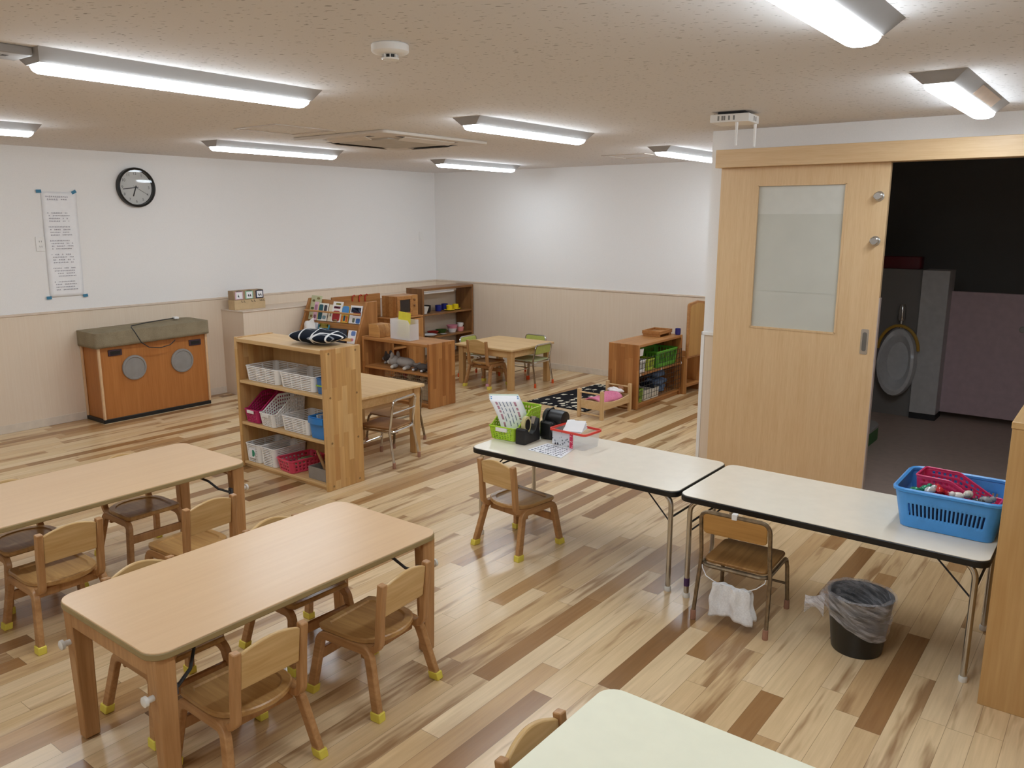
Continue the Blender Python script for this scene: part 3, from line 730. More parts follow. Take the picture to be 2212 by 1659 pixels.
brn = dup(old, (-4.715, 4.545, 0), math.radians(180), 'brown wooden-backed pipe chair on the far side of the table behind the basket shelf', 'pipe chairs'); brn.scale = (1, 1, .86)
for c in list(brn.children):
    if c.name.startswith('back_tape'): bpy.data.objects.remove(c)
chr_ = tube_chair('chrome_chair', M['chrome'], wood('#A8794A', '#7E5630', 'Y', .8, .4), None, M['pinkfoot'], back='rails', ht=.51)
chr_.location = (-4.37, 4.125, 0); chr_.rotation_euler.z = math.radians(101)
chr_['label'] = 'chrome chair with open back rails and brown seat beside the basket shelf'
grn = tube_chair('green_chair', M['steel'], plain('#B9BF94', .5), plain('#B4B95E', .5), M['orange'], ht=.465)
grn.location = (-5.235, 7.155, 0); grn.rotation_euler.z = math.radians(90); GG = 'green chairs at the square table'; grn['group'] = GG
grn['label'] = 'green-backed steel chair on the right side of the square table'
dup(grn, (-5.56, 7.515, 0), math.radians(178), 'green-backed steel chair between the square table and the back wall', GG)
dup(grn, (-5.96, 7.125, 0), math.radians(-88), 'green-backed steel chair left of square table, before the dark shelf', GG)

# towel hanging from the old pipe chair
tw = thing('hand_towel', 'white towel hanging on a string behind the worn pipe chair', 'towel', (-1.275, 3.415, 0), math.radians(3))
b = B()
def tf(u_, v_):
    x = -.085 + .165 * u_ + .035 * (1 - v_) * (u_ - .25) + .004 * math.sin(v_ * 9); y = -.168 - .010 * math.sin(u_ * 11 + v_ * 1.5) - .018 * (1 - v_) - .006 * math.sin(u_ * 23)
    return (x, y, .045 + .155 * v_ + .012 * math.sin(u_ * 4) * (1 - v_) - .012 * u_ * v_)
b.grid(tf, 26, 14)
def tf2(u_, v_):
    p = tf(u_, v_); return (p[0] + .006, p[1] + .022 + .012 * (1 - v_), p[2] + .014 * (1 - v_))
b.grid(tf2, 26, 14); b.grid(lambda u_, v_: tuple((1 - v_) * q + v_ * w for q, w in zip(tf(u_, 1), tf2(u_, 1))), 26, 3)
bmesh.ops.remove_doubles(b.bm, verts=b.bm.verts[:], dist=.0005); b.out('cloth', knit_mat('#F1F0EF', '#DAD8D8', 150), tw, smooth=70, solid=.003)
b = B(); b.tube([(-.145, -.150, .262), (-.143, -.152, .25), (-.12, -.162, .218), (-.075, -.163, .199), (.0, -.160, .194), (.07, -.158, .192), (.11, -.160, .215), (.142, -.152, .245), (.145, -.15, .262)], .0022, n=6); b.out('string', M['paper'], tw)

# ------------------------------------------------------------------ tables
def tan_table(x, y, label, group, L=1.255):
    W, Z = .635, .53; t = thing('tan_table', label, 'table', (x, y, 0), 0, group)
    b = B(); b.prism(rrect(-W / 2 + .002, W / 2 - .002, -L / 2 + .002, L / 2 - .002, .062, 8), Z - .02, Z); b.out('tabletop', M['tabletop'], t, .002)
    b = B(); b.prism(rrect(-W / 2, W / 2, -L / 2, L / 2, .063, 8), Z - .026, Z - .003); b.out('edge_band', M['edge'], t, .004)
    for sx in (-1, 1):
        for sy in (-1, 1):
            cx, cy = sx * (W / 2 - .046), sy * (L / 2 - .050); b = B()
            b.hexa([(cx - .022, cy - .026, .004), (cx + .022, cy - .026, .004), (cx + .022, cy + .026, .004), (cx - .022, cy + .026, .004)],
                   [(cx - .028, cy - .034, Z - .026), (cx + .028, cy - .034, Z - .026), (cx + .028, cy + .034, Z - .026), (cx - .028, cy + .034, Z - .026)]); leg = b.out('leg', M['beech'], t, .004)
            b = B(); b.lathe([(.012, 0), (.014, .006)], (cx, cy, 0), 10); b.out('glide', M['grey'], leg)
            b = B(); b.lathe([(.010, 0), (.010, .022), (.017, .024), (.017, .034), (.010, .038)], (0, 0, 0), 14, 'Y')
            for v in b.bm.verts: v.co = Vector((cx + v.co.x, cy + sy * (.030 + v.co.y), Z - .155 + v.co.z))
            bmesh.ops.recalc_face_normals(b.bm, faces=b.bm.faces[:]); b.out('knob', M['offwhite'], leg)
            b = B(); b.box(cx - .016, cx + .016, cy - sy * .032 - .010, cy - sy * .032 + .010, Z - .175, Z - .135); b.out('bracket', plain('#4F5560', .5), leg, .005)
            # shaped corner gusset toward the middle of the table
            b = B(); gp = [(cy - sy * .034, Z - .027), (cy - sy * .034, Z - .085)] + [(cy - sy * (.034 + .045 * (1 - math.cos(a))), Z - .085 + .055 * math.sin(a)) for a in [PI / 2 * k / 5 for k in range(1, 6)]] + [(cy - sy * .079, Z - .027)]
            b.prism(gp, cx - .012, cx + .012, 'X'); b.out('gusset', M['beech'], t)
    for sy in (-1, 1):
        cy = sy * (L / 2 - .050)
        b = B(); b.box(-W / 2 + .072, W / 2 - .072, cy + sy * .022 - .010, cy + sy * .022 + .010, Z - .092, Z - .026); b.out('apron', M['beech'], t, .003)
        b = B(); b.tube([(-W / 2 + .045, cy - sy * .045, Z - .155), (-W / 2 + .06, cy - sy * .10, Z - .125), (-W / 2 + .09, cy - sy * .135, Z - .08), (0, cy - sy * .14, Z - .07), (W / 2 - .09, cy - sy * .135, Z - .08), (W / 2 - .06, cy - sy * .10, Z - .125), (W / 2 - .045, cy - sy * .045, Z - .155)], .006)
        b.out('brace_rod', M['darkgrey'], t)
    return t
tan_table(-2.4825, 1.7025, 'long low tan table with rounded corners nearest the viewer at left', 'long tan tables')
tan_table(-3.965, 1.68, 'long low tan table farther back, cut by the left edge', 'long tan tables', 1.50)

def folding_table(x0, x1, y0, y1, Z, label, group, topm=None, edgem=None, eth=.033, r=.05):
    W, D = x1 - x0, y1 - y0; t = thing('folding_table', label, 'table', ((x0 + x1) / 2, (y0 + y1) / 2, 0), 0, group)
    b = B(); b.prism(rrect(-W / 2 + .003, W / 2 - .003, -D / 2 + .003, D / 2 - .003, r, 8), Z - eth + .002, Z); b.out('tabletop', topm or M['cream'], t, .0015)
    b = B(); b.prism(rrect(-W / 2, W / 2, -D / 2, D / 2, r, 8), Z - eth, Z - .0025); b.out('edge_band', edgem or M['black'], t, .005)
    for sx in (-1, 1):
        ex = sx * (W / 2 - .045)
        for sy in (-1, 1):
            ey = sy * (D / 2 - .045)
            b = B(); b.tube([(ex, ey, .012), (ex, ey, Z - .095)] + [(ex - sx * .045 * (1 - math.cos(a)), ey - 0, Z - .095 + .045 * math.sin(a) + .018 * (k / 5)) for k, a in [(k, PI / 2 * k / 5) for k in range(1, 6)]] + [(ex - sx * .08, ey, Z - eth - .004)], .0125, n=12); lg = b.out('leg', M['steel'], t)
            b = B(); b.lathe([(.016, 0), (.017, .004), (.017, .018), (.014, .024)], (ex, ey, 0), 14); b.out('foot_cap', M['offwhite'], lg)
            b = B(); b.tube([(ex - sx * .002, ey - sy * .018, Z - .19), (ex - sx * .16, ey - sy * .03, Z - eth - .004)], .004, n=6); b.out('brace', M['darkgrey'], t)
        b = B(); b.tube([(ex, -D / 2 + .058, Z - .15), (ex, D / 2 - .058, Z - .15)], .005); b.out('cross_bar', M['darkgrey'], t)
    return t
GF = 'white folding tables pushed end to end'
folding_table(-2.900, -1.612, 3.375, 3.985, .53, 'white folding table with black edge carrying the green basket and papers', GF)
folding_table(-1.598, -.312, 3.365, 3.975, .53, 'white folding table with black edge carrying the big blue basket', GF)
b = B(); b.lathe([(.0138, .06), (.0138, .10)], (-1.553, 3.41, 0), 14); b.out('floor_tape', plain('#4A2C5A', .5), None); bpy.data.objects['floor_tape'].name = 'leg_tape.900'
_t = [o for o in bpy.data.objects if o.name.startswith('leg_tape.9')][0]
_p = [o for o in bpy.data.objects if o.name.startswith('folding_table') and abs(o.location.x + .955) < .01][0]
_t.data.transform(Matrix.Translation(-_p.location)); _t.parent = _p; _t.name = 'leg_tape'
folding_table(-1.035, .22, 1.165, 1.785, .53, 'pale cream table top filling the bottom of the picture', None, M['cream2'], M['creamedge'], .022, .055)

def block_table(x0, x1, y0, y1, Z, label, lg=.062, ap=.075):
    W, D = x1 - x0, y1 - y0; t = thing('wooden_table', label, 'table', ((x0 + x1) / 2, (y0 + y1) / 2, 0), 0, 'square pale wood tables')
    b = B(); b.prism(rrect(-W / 2, W / 2, -D / 2, D / 2, .012, 3), Z - .024, Z); b.out('tabletop', M['ltable'], t, .006)
    for sx in (-1, 1):
        for sy in (-1, 1):
            cx, cy = sx * (W / 2 - .03 - lg / 2), sy * (D / 2 - .03 - lg / 2); b = B(); b.box(cx - lg / 2, cx + lg / 2, cy - lg / 2, cy + lg / 2, 0, Z - .024); b.out('leg', wood('#CFA873', '#B88D58', 'Z', .8, .45), t, .006)
    for s in (-1, 1):
        b = B(); b.box(-W / 2 + .03 + lg, W / 2 - .03 - lg, s * (D / 2 - .055) - .010, s * (D / 2 - .055) + .010, Z - .024 - ap, Z - .024); b.out('apron', M['lshelf'], t, .003)
        b = B(); b.box(s * (W / 2 - .055) - .010, s * (W / 2 - .055) + .010, -D / 2 + .03 + lg, D / 2 - .03 - lg, Z - .024 - ap, Z - .024); b.out('apron', M['lshelf'], t, .003)
    return t
block_table(-5.925, -5.12, 6.655, 7.44, .45, 'square pale wooden table in the far play corner with chairs around it')
block_table(-5.04, -4.285, 3.70, 4.465, .55, 'pale wooden table standing right behind the basket shelf')

# ------------------------------------------------------------------ open shelves
def case(name, label, cat, x0, x1, y0, y1, H_, shelves, face, wood_m, side_m, th=.028, back=None, top_in=True, rise=0.0, kick=.05, group=None):
    """open shelf; face is the open side '-Y' or '+X'; ends are perpendicular to it; local origin at box corner on the floor"""
    t = thing(name, label, cat, (x0, y0, 0), 0, group); W, D = x1 - x0, y1 - y0
    if face == '-Y':
        for x in (0, W - th):
            b = B(); b.box(x, x + th, 0, D, 0, H_ + rise); b.out('side_panel', side_m, t, .004)
        run = lambda z0, z1, i=0, j=0: (th, W - th, i, D - j, z0, z1)
    else:
        for y in (0, D - th):
            b = B(); b.box(0, W, y, y + th, 0, H_ + rise); b.out('side_panel', side_m, t, .004)
        run = lambda z0, z1, i=0, j=0: (j, W - i, th, D - th, z0, z1)
    b = B(); b.box(*run(H_ - th, H_ - .0015)); b.out('top_board', wood_m, t, .004)
    for z in shelves:
        b = B(); b.box(*run(z - .022, z - .0015, .006, .012 if back else 0)); b.out('shelf_board', wood_m, t, .003)
    if kick:
        b = B(); b.box(*( (th, W - th, .02, .038, 0, shelves[0] - .022) if face == '-Y' else (W - .038, W - .02, th, D - th, 0, shelves[0] - .022))); b.out('plinth', wood_m, t, .002)
    if back:
        b = B(); b.box(*( (th, W - th, D - .010, D, .02, H_ - th) if face == '-Y' else (0, .010, th, D - th, .02, H_ - th))); b.out('back_panel', back, t)
    return t
ls = case('open_shelf', 'pale wooden open shelf holding white, pink and blue baskets', 'shelf', -5.115, -4.128, 3.355, 3.675, .962, [.045, .345, .655], '-Y', M['lshelf'], M['lstave'], .030, wood('#D2AC74', '#BE9560', 'Z', .6, .5), rise=.004)
for c in [o for o in ls.children if o.name.startswith('side_panel')]:
    sx = 1 if c.data.vertices[1].co.x > .5 else -1
    for (y, z) in ((.045, .935), (.275, .935), (.045, .64), (.275, .64), (.045, .33), (.275, .33), (.045, .03), (.275, .03)):
        b = B(); X0 = .987 if sx > 0 else 0; b.lathe([(.008, X0 - .001), (.008, X0 + .0012 * sx)], (0, y, z), 10, 'X'); b.out('wood_plug', plain('#8A6A40', .6), c)
GW = 'white slotted baskets on the pale shelf'
basket('slotted_basket', 'left white slotted basket on the top shelf level of the pale shelf', (-4.86, 3.525, .655), 0, .375, .27, .105, M['whitep'], 'h', .93, GW, rows=24)
basket('slotted_basket', 'right white slotted basket on the top shelf level, beside the blue tub', (-4.465, 3.525, .655), 0, .375, .27, .105, M['whitep'], 'h', .93, GW, rows=24)
bt = basket('plastic_tub', 'small blue tub at right end of the shelf level with two white baskets', (-4.215, 3.47, .655), 0, .085, .16, .105, plain('#3C6FA8', .45), 'n', .92, cat='tub')
b = B(); b.box(-.041, .030, -.0815, -.080, .052, .062); b.out('green_band', M['lime'], bt)
for k, (h_, nm_) in enumerate((('#B0523C', 'red-brown'), ('#3A4A70', 'dark blue'), ('#C9A14A', 'ochre'))):
    b = B(); b.box(-.022, .022, -.05 + .035 * k, -.03 + .035 * k, .003, .10 + .006 * k)
    tag(b.out('toy_strip', plain(h_, .5), None, .003, loc=(-4.215, 3.47, .658)), nm_ + ' toy strip standing in the small blue tub', 'toy', 'toy strips in the blue tub')
basket('file_basket', 'magenta slope-sided basket at left end of the middle shelf', (-4.985, 3.515, .345), 0, .155, .29, .20, M['magenta'], 'o', .90, hf=SLOPE, cell=.010, rows=15, handle=M['white'], r=.015)
basket('file_basket', 'white slope-sided perforated basket beside the magenta one', (-4.790, 3.508, .345), math.radians(-3), .165, .29, .20, M['whitep'], 'o', .90, hf=SLOPE, cell=.010, rows=15, handle=M['white'], r=.015)
basket('slotted_basket', 'white slotted basket on the middle shelf, beside the bright blue bin', (-4.50, 3.52, .345), 0, .30, .27, .105, M['whitep'], 'h', .93, GW, rows=24)
for k in range(4):
    b = B(); b.ball((0, 0, 0), (.034, .026, .025), 12); b.ball((.026, 0, .012), (.012, .010, .010), 8)
    tag(b.out('wooden_toy', plain(('#C98A52', '#B86A3E', '#D9B98A', '#C4824A')[k], .6), None, loc=(-4.46 + .06 * (k % 2) - .02, 3.53 + .06 * (k // 2) - .03, .378)), ('tan', 'dark orange', 'pale cream', 'orange')[k] + ' toy lying in the white basket beside the bright blue bin', 'toy', 'toys in the middle white basket')
bb = basket('lipped_bin', 'bright blue bin with a pouring lip at right end of the middle shelf', (-4.25, 3.47, .345), 0, .17, .20, .145, M['blueb'], 'n', .86, cat='bin', rimr=.006)
b = B(); b.sweep([(x, -.103 - .018 * math.cos(x / .08 * PI / 2), .128) for x in [-.075 + .15 * k / 10 for k in range(11)]], [(-.02, -.002), (.02, -.002), (.02, .002), (-.02, .002)], side=(0, 0, 1)); b.out('pour_lip', M['blueb'], bb)
for k in range(3):
    b = B(); b.obox((0, 0, 0), (.016, .12, .145), Matrix.Rotation(.10 * (k - 1), 3, 'Y'))
    tag(b.out('play_sheet', plain(('#C8C4C0', '#6F8FB8', '#D8D4C8')[k], .5), None, .002, loc=(-4.28 + .030 * k, 3.47, .428)), ('left grey', 'middle blue', 'right cream')[k] + ' plastic sheet standing in the bright blue bin', 'toy', 'sheets in the bright blue bin')
wb = basket('slotted_basket', 'white slotted basket with a green leaf tag on the bottom shelf', (-4.995, 3.515, .045), 0, .165, .29, .135, M['whitep'], 'h', .93, GW, rows=30)
b = B(); b.box(-.035, .035, -.149, -.146, .035, .105); tgo = b.out('tag', M['paper'], wb, .001)
b = B(); b.prism([(.005, .05)] + [(.012 + .022 * math.cos(a), .072 + .026 * math.sin(a)) for a in [-PI / 2 + PI * k / 8 for k in range(9)]] + [(.005, .092)], -.151, -.149, 'Y'); b.out('leaf_mark', plain('#1F8A6A', .5), tgo)
basket('slotted_basket', 'white slotted basket between the tagged basket and the pink-red one', (-4.815, 3.515, .045), 0, .165, .29, .135, M['whitep'], 'h', .93, GW, rows=30)
basket('low_basket', 'pink-red perforated basket on the bottom shelf', (-4.600, 3.50, .045), math.radians(-7), .19, .285, .09, M['redb'], 'o', .88, cell=.016, rows=7, rimr=.006)
for k in range(5):
    b = B(); b.obox((0, 0, 0), (.075, .06, .010), Matrix.Rotation(.35 * k, 3, 'Z') @ Matrix.Rotation(.10 - .05 * k, 3, 'X'))
    tag(b.out('felt_piece', plain(('#7E8A62', '#96A07A', '#6E7C58', '#A8A88A', '#88926A')[k], .8), None, .004, loc=(-4.625 + .012 * k, 3.45 + .022 * k, .068 + .013 * k)), ('lowest olive', 'second pale olive', 'third dark olive', 'fourth beige-green', 'topmost olive')[k] + ' felt piece in the pink-red basket', 'toy', 'felt pieces in the pink-red basket')
gb = thing('storage_box', 'small grey box at the right end of the bottom shelf', 'box', (-4.29, 3.48, .0455))
b = B()
for q in ((-.09, .09, -.09, -.084, 0, .085), (-.09, .09, .084, .09, 0, .085), (-.09, -.084, -.084, .084, 0, .085), (.084, .09, -.084, .084, 0, .085), (-.084, .084, -.084, .084, 0, .005)): b.box(*q)
b.out('body', plain('#8C847C', .7), gb)
for k in range(2):
    o = B(); o.obox((0, 0, 0), (.022, .012, .20), Matrix.Rotation(math.radians(-32), 3, 'Y')); tag(o.out('wooden_stick', wood('#B58A5C', '#946A3E', 'Z'), None, .002, loc=(-4.30 + .045 * k, 3.45 + .03 * k, .150)), ('longer' if not k else 'right') + ' flat wooden stick leaning in the small grey box', 'stick', 'sticks in the grey box')

# pillow on the shelf
b = B(); vs = b.ball((0, 0, 0), (1, 1, 1), 36)
for v in vs:
    x, y, z = v.co; q = max(abs(x), abs(y), 1e-6); rr = math.hypot(x, y); k = (rr / q) ** .55 if rr > 1e-6 else 1
    px, py = x * k, y * k; e = min(1, max(abs(px), abs(py)))
    v.co = Vector((px * .205, py * .130, z * .048 * (1 - .45 * e ** 6) + .006 * math.sin(px * 9 + py * 4) * (1 - e) + .042))
tag(b.out('cushion', pillow_mat(), None, smooth=70, loc=(-4.405, 3.545, .972)), 'dark navy cushion with white crossing lines on the pale shelf', 'cushion').rotation_euler = (0, 0, math.radians(5))

# mid-brown low shelf with soft toys
mb = case('low_shelf', 'mid-brown low shelf with grey soft toys, before the picture book rack', 'shelf', -6.200, -5.255, 5.540, 5.910, .628, [.05, .335], '-Y', M['bwood'], M['bstave'], .030, rise=.004)
net = B(); X0, X1, Z0, Z1 = .03, .92, .06, .335
def mesh_net(b, x0, x1, z0, z1, nx, nz, y, r, axis='X'):
    for i in range(nx + 1):
        x = x0 + (x1 - x0) * i / nx; b.tube([(x, y, z0), (x, y, z1)] if axis == 'X' else [(y, x, z0), (y, x, z1)], r, n=4)
    for j in range(nz + 1):
        z = z0 + (z1 - z0) * j / nz; b.tube([(x0, y, z), (x1, y, z)] if axis == 'X' else [(y, x0, z), (y, x1, z)], r, n=4)
mesh_net(net, .32, .92, .06, .312, 22, 9, .010, .0018); net.out('wire_netting', plain('#7E6A4E', .5), mb)
tc = thing('toy_crate', 'beige cloth-lined toy crate behind the wire netting of the low shelf', 'crate', (-5.62, 5.745, .0515))
b = B(); b.prism(rrect(-.30, .30, -.12, .12, .03, 3), 0, .17); b.out('box', plain('#B8A488', .8), tc, .006)
for k in range(6):
    o = B(); o.ball((0, 0, 0), (.045, .04, .032), 12); tag(o.out('soft_ball', plain(('#B89070', '#A84A4A', '#D0C0A0', '#7A5A48', '#C8B090', '#8A3A3A')[k], .8), None, loc=(-5.84 + .088 * k, 5.70 + .03 * (k % 2), .252)), ('leftmost tan', 'second, red', 'third, cream', 'fourth, brown', 'fifth, beige', 'rightmost, dark red')[k] + ' soft ball on the crate behind the netting', 'ball', 'soft balls behind the netting')

def plush(label, loc, rz, c1, c2, name='plush_toy', s=1.0):
    t = thing(name, label, 'soft toy', loc, rz); m1, m2 = knit_mat(c1, c1, 90), knit_mat(c2, c2, 90)
    b = B(); b.ball((0, 0, .055 * s), (.105 * s, .060 * s, .052 * s), 18); b.ball((-.06 * s, 0, .058 * s), (.06 * s, .055 * s, .05 * s), 14); b.out('body', m1, t)
    b = B(); b.ball((-.155 * s, -.01 * s, .060 * s), (.062 * s, .055 * s, .055 * s), 16); h_ = b.out('head', m1 if c1 != '#8B8784' else m2, t)
    b = B(); b.ball((-.205 * s, -.02 * s, .045 * s), (.032 * s, .030 * s, .026 * s), 12); b.out('muzzle', m2, h_)
    for q in (-1, 1):
        b = B(); b.ball((-.150 * s, q * .045 * s, .115 * s), (.016 * s, .024 * s, .042 * s), 12); b.out('ear', m1, h_)
        for x in (-.08, .085):
            b = B(); b.ball((x * s, q * .075 * s - .01, .024 * s), (.026 * s, .046 * s, .022 * s), 12); lg = b.out('leg', m1, t)
            b = B(); b.ball((x * s, q * .118 * s - .01, .020 * s), (.022 * s, .018 * s, .018 * s), 10); b.out('paw', m2, lg)
    b = B(); b.tube([(.10 * s, 0, .05 * s), (.14 * s, .01, .045 * s), (.165 * s, .03 * s, .06 * s)], .014 * s, n=8); b.out('tail', m1, t)
plush('dark grey soft toy with pale paws at the back left of the low shelf', (-5.985, 5.82, .335), math.radians(2), '#57504C', '#A9A5A0', s=.78)
plush('fluffy light grey soft toy with tall ear, in the middle of the low shelf', (-5.715, 5.69, .335), math.radians(4), '#A29C96', '#C9C3B8', s=.98)
plush('long dark grey soft toy lying on the right of the low shelf', (-5.465, 5.665, .335), math.radians(178), '#5C5653', '#C8C8C8', s=.70)
plush('pinkish white soft toy partly hidden by the right side of the low shelf', (-5.40, 5.85, .335), math.radians(176), '#C9B6A8', '#B07A58', s=.44)
tb = thing('wooden_box', 'plain wooden box with a cut corner on the left end of the low shelf top', 'box', (-6.055, 5.68, .628)); tb.scale = (.9, .9, .95)
b = B(); b.prism([(-.085, 0), (.085, 0), (.085, .09), (.055, .135), (-.085, .135)], -.11, .085, 'Y'); b.out('body', staves(['#BE8A50', '#A9743E', '#C99558'], 'X', .05, .4), tb, .003)
fb = thing('file_box', 'white translucent file box holding a yellow folder on the low shelf', 'file box', (-5.72, 5.68, .628), math.radians(-4))
b = B(); w2, d2, h2 = .145, .06, .20
b.prism([(-w2, 0), (w2, 0), (w2, h2 - .035), (w2 - .03, h2), (-w2, h2)], -d2, -d2 + .003, 'Y'); b.prism([(-w2, 0), (w2, 0), (w2, h2), (-w2, h2)], d2 - .003, d2, 'Y')
b.box(-w2, -w2 + .003, -d2 + .003, d2 - .003, 0, h2); b.box(w2 - .003, w2, -d2 + .003, d2 - .003, 0, h2 - .04); b.box(-w2 + .003, w2 - .003, -d2 + .003, d2 - .003, 0, .003)
t_ = NT('milky_plastic'); t_.b.inputs['Alpha'].default_value = .42; b.out('body', t_.fin(lin('#F4F3F6'), .4, 0, .4), fb)
b = B(); b.obox((0, 0, 0), (.165, .004, .255), Matrix.Rotation(.07, 3, 'Y') @ Matrix.Rotation(-.05, 3, 'X')); tag(b.out('paper_folder', plain('#DDD03E', .5), None, loc=(-5.715, 5.672, .628 + .142)), 'yellow folder standing in the white file box', 'folder')
b = B(); b.obox((0, 0, 0), (.10, .0012, .16), Matrix.Rotation(.02, 3, 'Y')); tag(b.out('paper_sheet', M['paper'], None, loc=(-5.79, 5.71, .628 + .098)), 'white sheet standing left in the white file box', 'paper')

# ------------------------------------------------------------------ picture book rack
RX, RY, RA = -7.050, 5.335, math.radians(5)
def rkp(x, y, z): return (RX + x * math.cos(RA) - y * math.sin(RA), RY + x * math.sin(RA) + y * math.cos(RA), z)
rk = thing('book_rack', 'brown sloping picture book rack with rails against the wall ledge', 'book rack', (RX, RY, 0), RA)
RW = .85
for x in (0, RW - .026):
    b = B(); b.prism([(0, 0), (.40, 0), (.40, .965), (.25, .965), (.02, .45)], x, x + .026, 'X'); b.out('side_panel', wood('#B9824C', '#97622F', 'Z', .6, .4), rk, .004)
def slab(b, p, q, th):  # board between two (y, z) points across the rack
    d = Vector((0, q[0] - p[0], q[1] - p[1])).normalized(); n = Vector((0, -d.z, d.y)) * th
    f = [Vector((x, y, z)) for x in (.026, RW - .026) for (y, z) in (p, q)]
    lo = [f[0], f[2], f[2] - n, f[0] - n]; hi = [f[1], f[3], f[3] - n, f[1] - n]
    b.hexa(lo, hi); bmesh.ops.recalc_face_normals(b.bm, faces=b.bm.faces[:])
b = B(); slab(b, (.225, .735), (.30, .955), .012); b.out('back_board', M['bwood'], rk)
b = B(); b.box(.026, RW - .026, .155, .24, .718, .735); b.out('ledge', M['bwood'], rk)
b = B(); slab(b, (.13, .545), (.155, .735), .014); b.out('front_board', M['bwood'], rk)
b = B(); b.tube([(.026, .165, .842), (RW - .026, .165, .842)], .010); b.out('rail', wood('#C9985E', '#A87640', 'X'), rk)
b = B(); b.box(.026, RW - .026, .02, .14, .52, .545); b.out('ledge', M['bwood'], rk)
b = B(); b.box(.026, RW - .026, .012, .03, .585, .615); b.out('rail', wood('#DDB57E', '#C99D62', 'X'), rk)
b = B(); slab(b, (.015, .10), (.025, .53), .014); b.out('front_board', M['bwood'], rk)
def book(x0, w, h, tier, cover, spots, label, tilt=.0, th=.008, dy=0.0):
    y, z = (.188, .741) if tier == 1 else (.072, .551)
    x0 *= .97; t = thing('picture_book', label, 'book', rkp(x0, y + dy, z), 0, 'picture books in the sloping rack'); t.rotation_euler = (math.radians(-16), tilt, RA); h *= .92; w *= .93
    b = B(); b.box(0, w, 0, th, 0, h); b.out('cover', plain(cover, .5, var=.03), t, .001)
    for (u0, u1, v0, v1, c) in spots:
        b = B(); b.prism(rrect(u0 * w, u1 * w, v0 * h, v1 * h, min(u1 - u0, 1) * w * .25, 3), -.0012, 0, 'Y'); b.out('picture', plain(c, .5), t)
S_ = [(.15, .35, .1, .2, '#7E6A3A'), (.5, .8, .25, .36, '#8A6B40'), (.1, .4, .42, .52, '#5E6B3A'), (.5, .75, .6, .7, '#7A5A38'), (.15, .4, .74, .83, '#6A5A34'), (.55, .85, .84, .93, '#8A7A4A')]
book(.030, .165, .285, 1, '#C7C9A2', S_, 'tall pale green patterned picture book at left end of the upper rack row', dy=.018)
book(.115, .060, .215, 1, '#E3B9CE', [(.15, .85, .55, .85, '#B07A98'), (.2, .8, .1, .3, '#8A5A6A')], 'narrow pink picture book in front of the tall green one', dy=-.001)
book(.178, .155, .205, 1, '#F0EEE6', [(.08, .5, .06, .92, '#215A66'), (.6, .9, .55, .9, '#3A3A44'), (.55, .9, .1, .3, '#7A96A0'), (.02, .1, .0, .98, '#E6D77E')], 'white picture book with a dark teal creature', dy=-.001)
book(.340, .055, .195, 1, '#E9DFC8', [(.5, .9, .3, .5, '#8A8478')], 'narrow cream picture book in the middle of the upper rack row')
book(.392, .150, .235, 1, '#F2F1EE', [(.1, .85, .02, .55, '#A8282C'), (.15, .8, .66, .76, '#C86A86'), (.3, .8, .84, .93, '#C9BE5A'), (.2, .7, .0, .12, '#E8D9A0')], 'white picture book with large dark red shape')
book(.535, .112, .195, 1, '#D9B24A', [(.04, .96, .5, .98, '#4A8CCB'), (.35, .6, .1, .42, '#20506A'), (.7, .9, .05, .4, '#D0582A'), (.06, .25, .05, .4, '#D8702E')], 'yellow and blue picture book right of the red one', dy=-.001)
book(.655, .175, .205, 1, '#EDECEE', [(.1, .9, .72, .78, '#9AA0C0'), (.3, .95, .5, .58, '#C84A4A'), (.6, .95, .02, .3, '#3E6AB0'), (.3, .5, .06, .3, '#6A705A')], 'white picture book with red lettering marks at the right end')
book(.07, .21, .20, 2, '#DCDDE2', [(.1, .9, .1, .5, '#B9BCC8')], 'pale picture book at left of the lower rack row')
book(.285, .17, .185, 2, '#2C83A0', [(.1, .35, .5, .9, '#D9E4DC'), (.1, .9, .88, .97, '#D9C25A'), (.6, .7, .3, .45, '#C8502E')], 'teal picture book in the lower rack row')
book(.46, .26, .155, 2, '#1E2334', [(.1, .8, .55, .75, '#8C98B0'), (.3, .6, .1, .3, '#3A4660')], 'wide dark navy picture book in the lower rack row')
book(.735, .115, .15, 2, '#F1EEF0', [(.3, .8, .2, .4, '#D07A8A'), (.4, .95, .6, .95, '#6A86C0')], 'white and pink picture book at the right end of the lower rack row')
b = B()
def cp(u_, v_): return (.16 * u_ + .02 * math.sin(v_ * 5), .012 * math.sin(u_ * 6 + v_ * 4) - .01 + .05 * v_, .20 * v_ * (.75 + .35 * u_) + .015 * abs(math.sin(u_ * 7)) * v_)
b.grid(cp, 10, 10); tag(b.out('paper_bundle', M['paper'], None, smooth=60, solid=.002, loc=rkp(.10, .064, .558)), 'crumpled white paper standing in the lower rack row', 'paper')

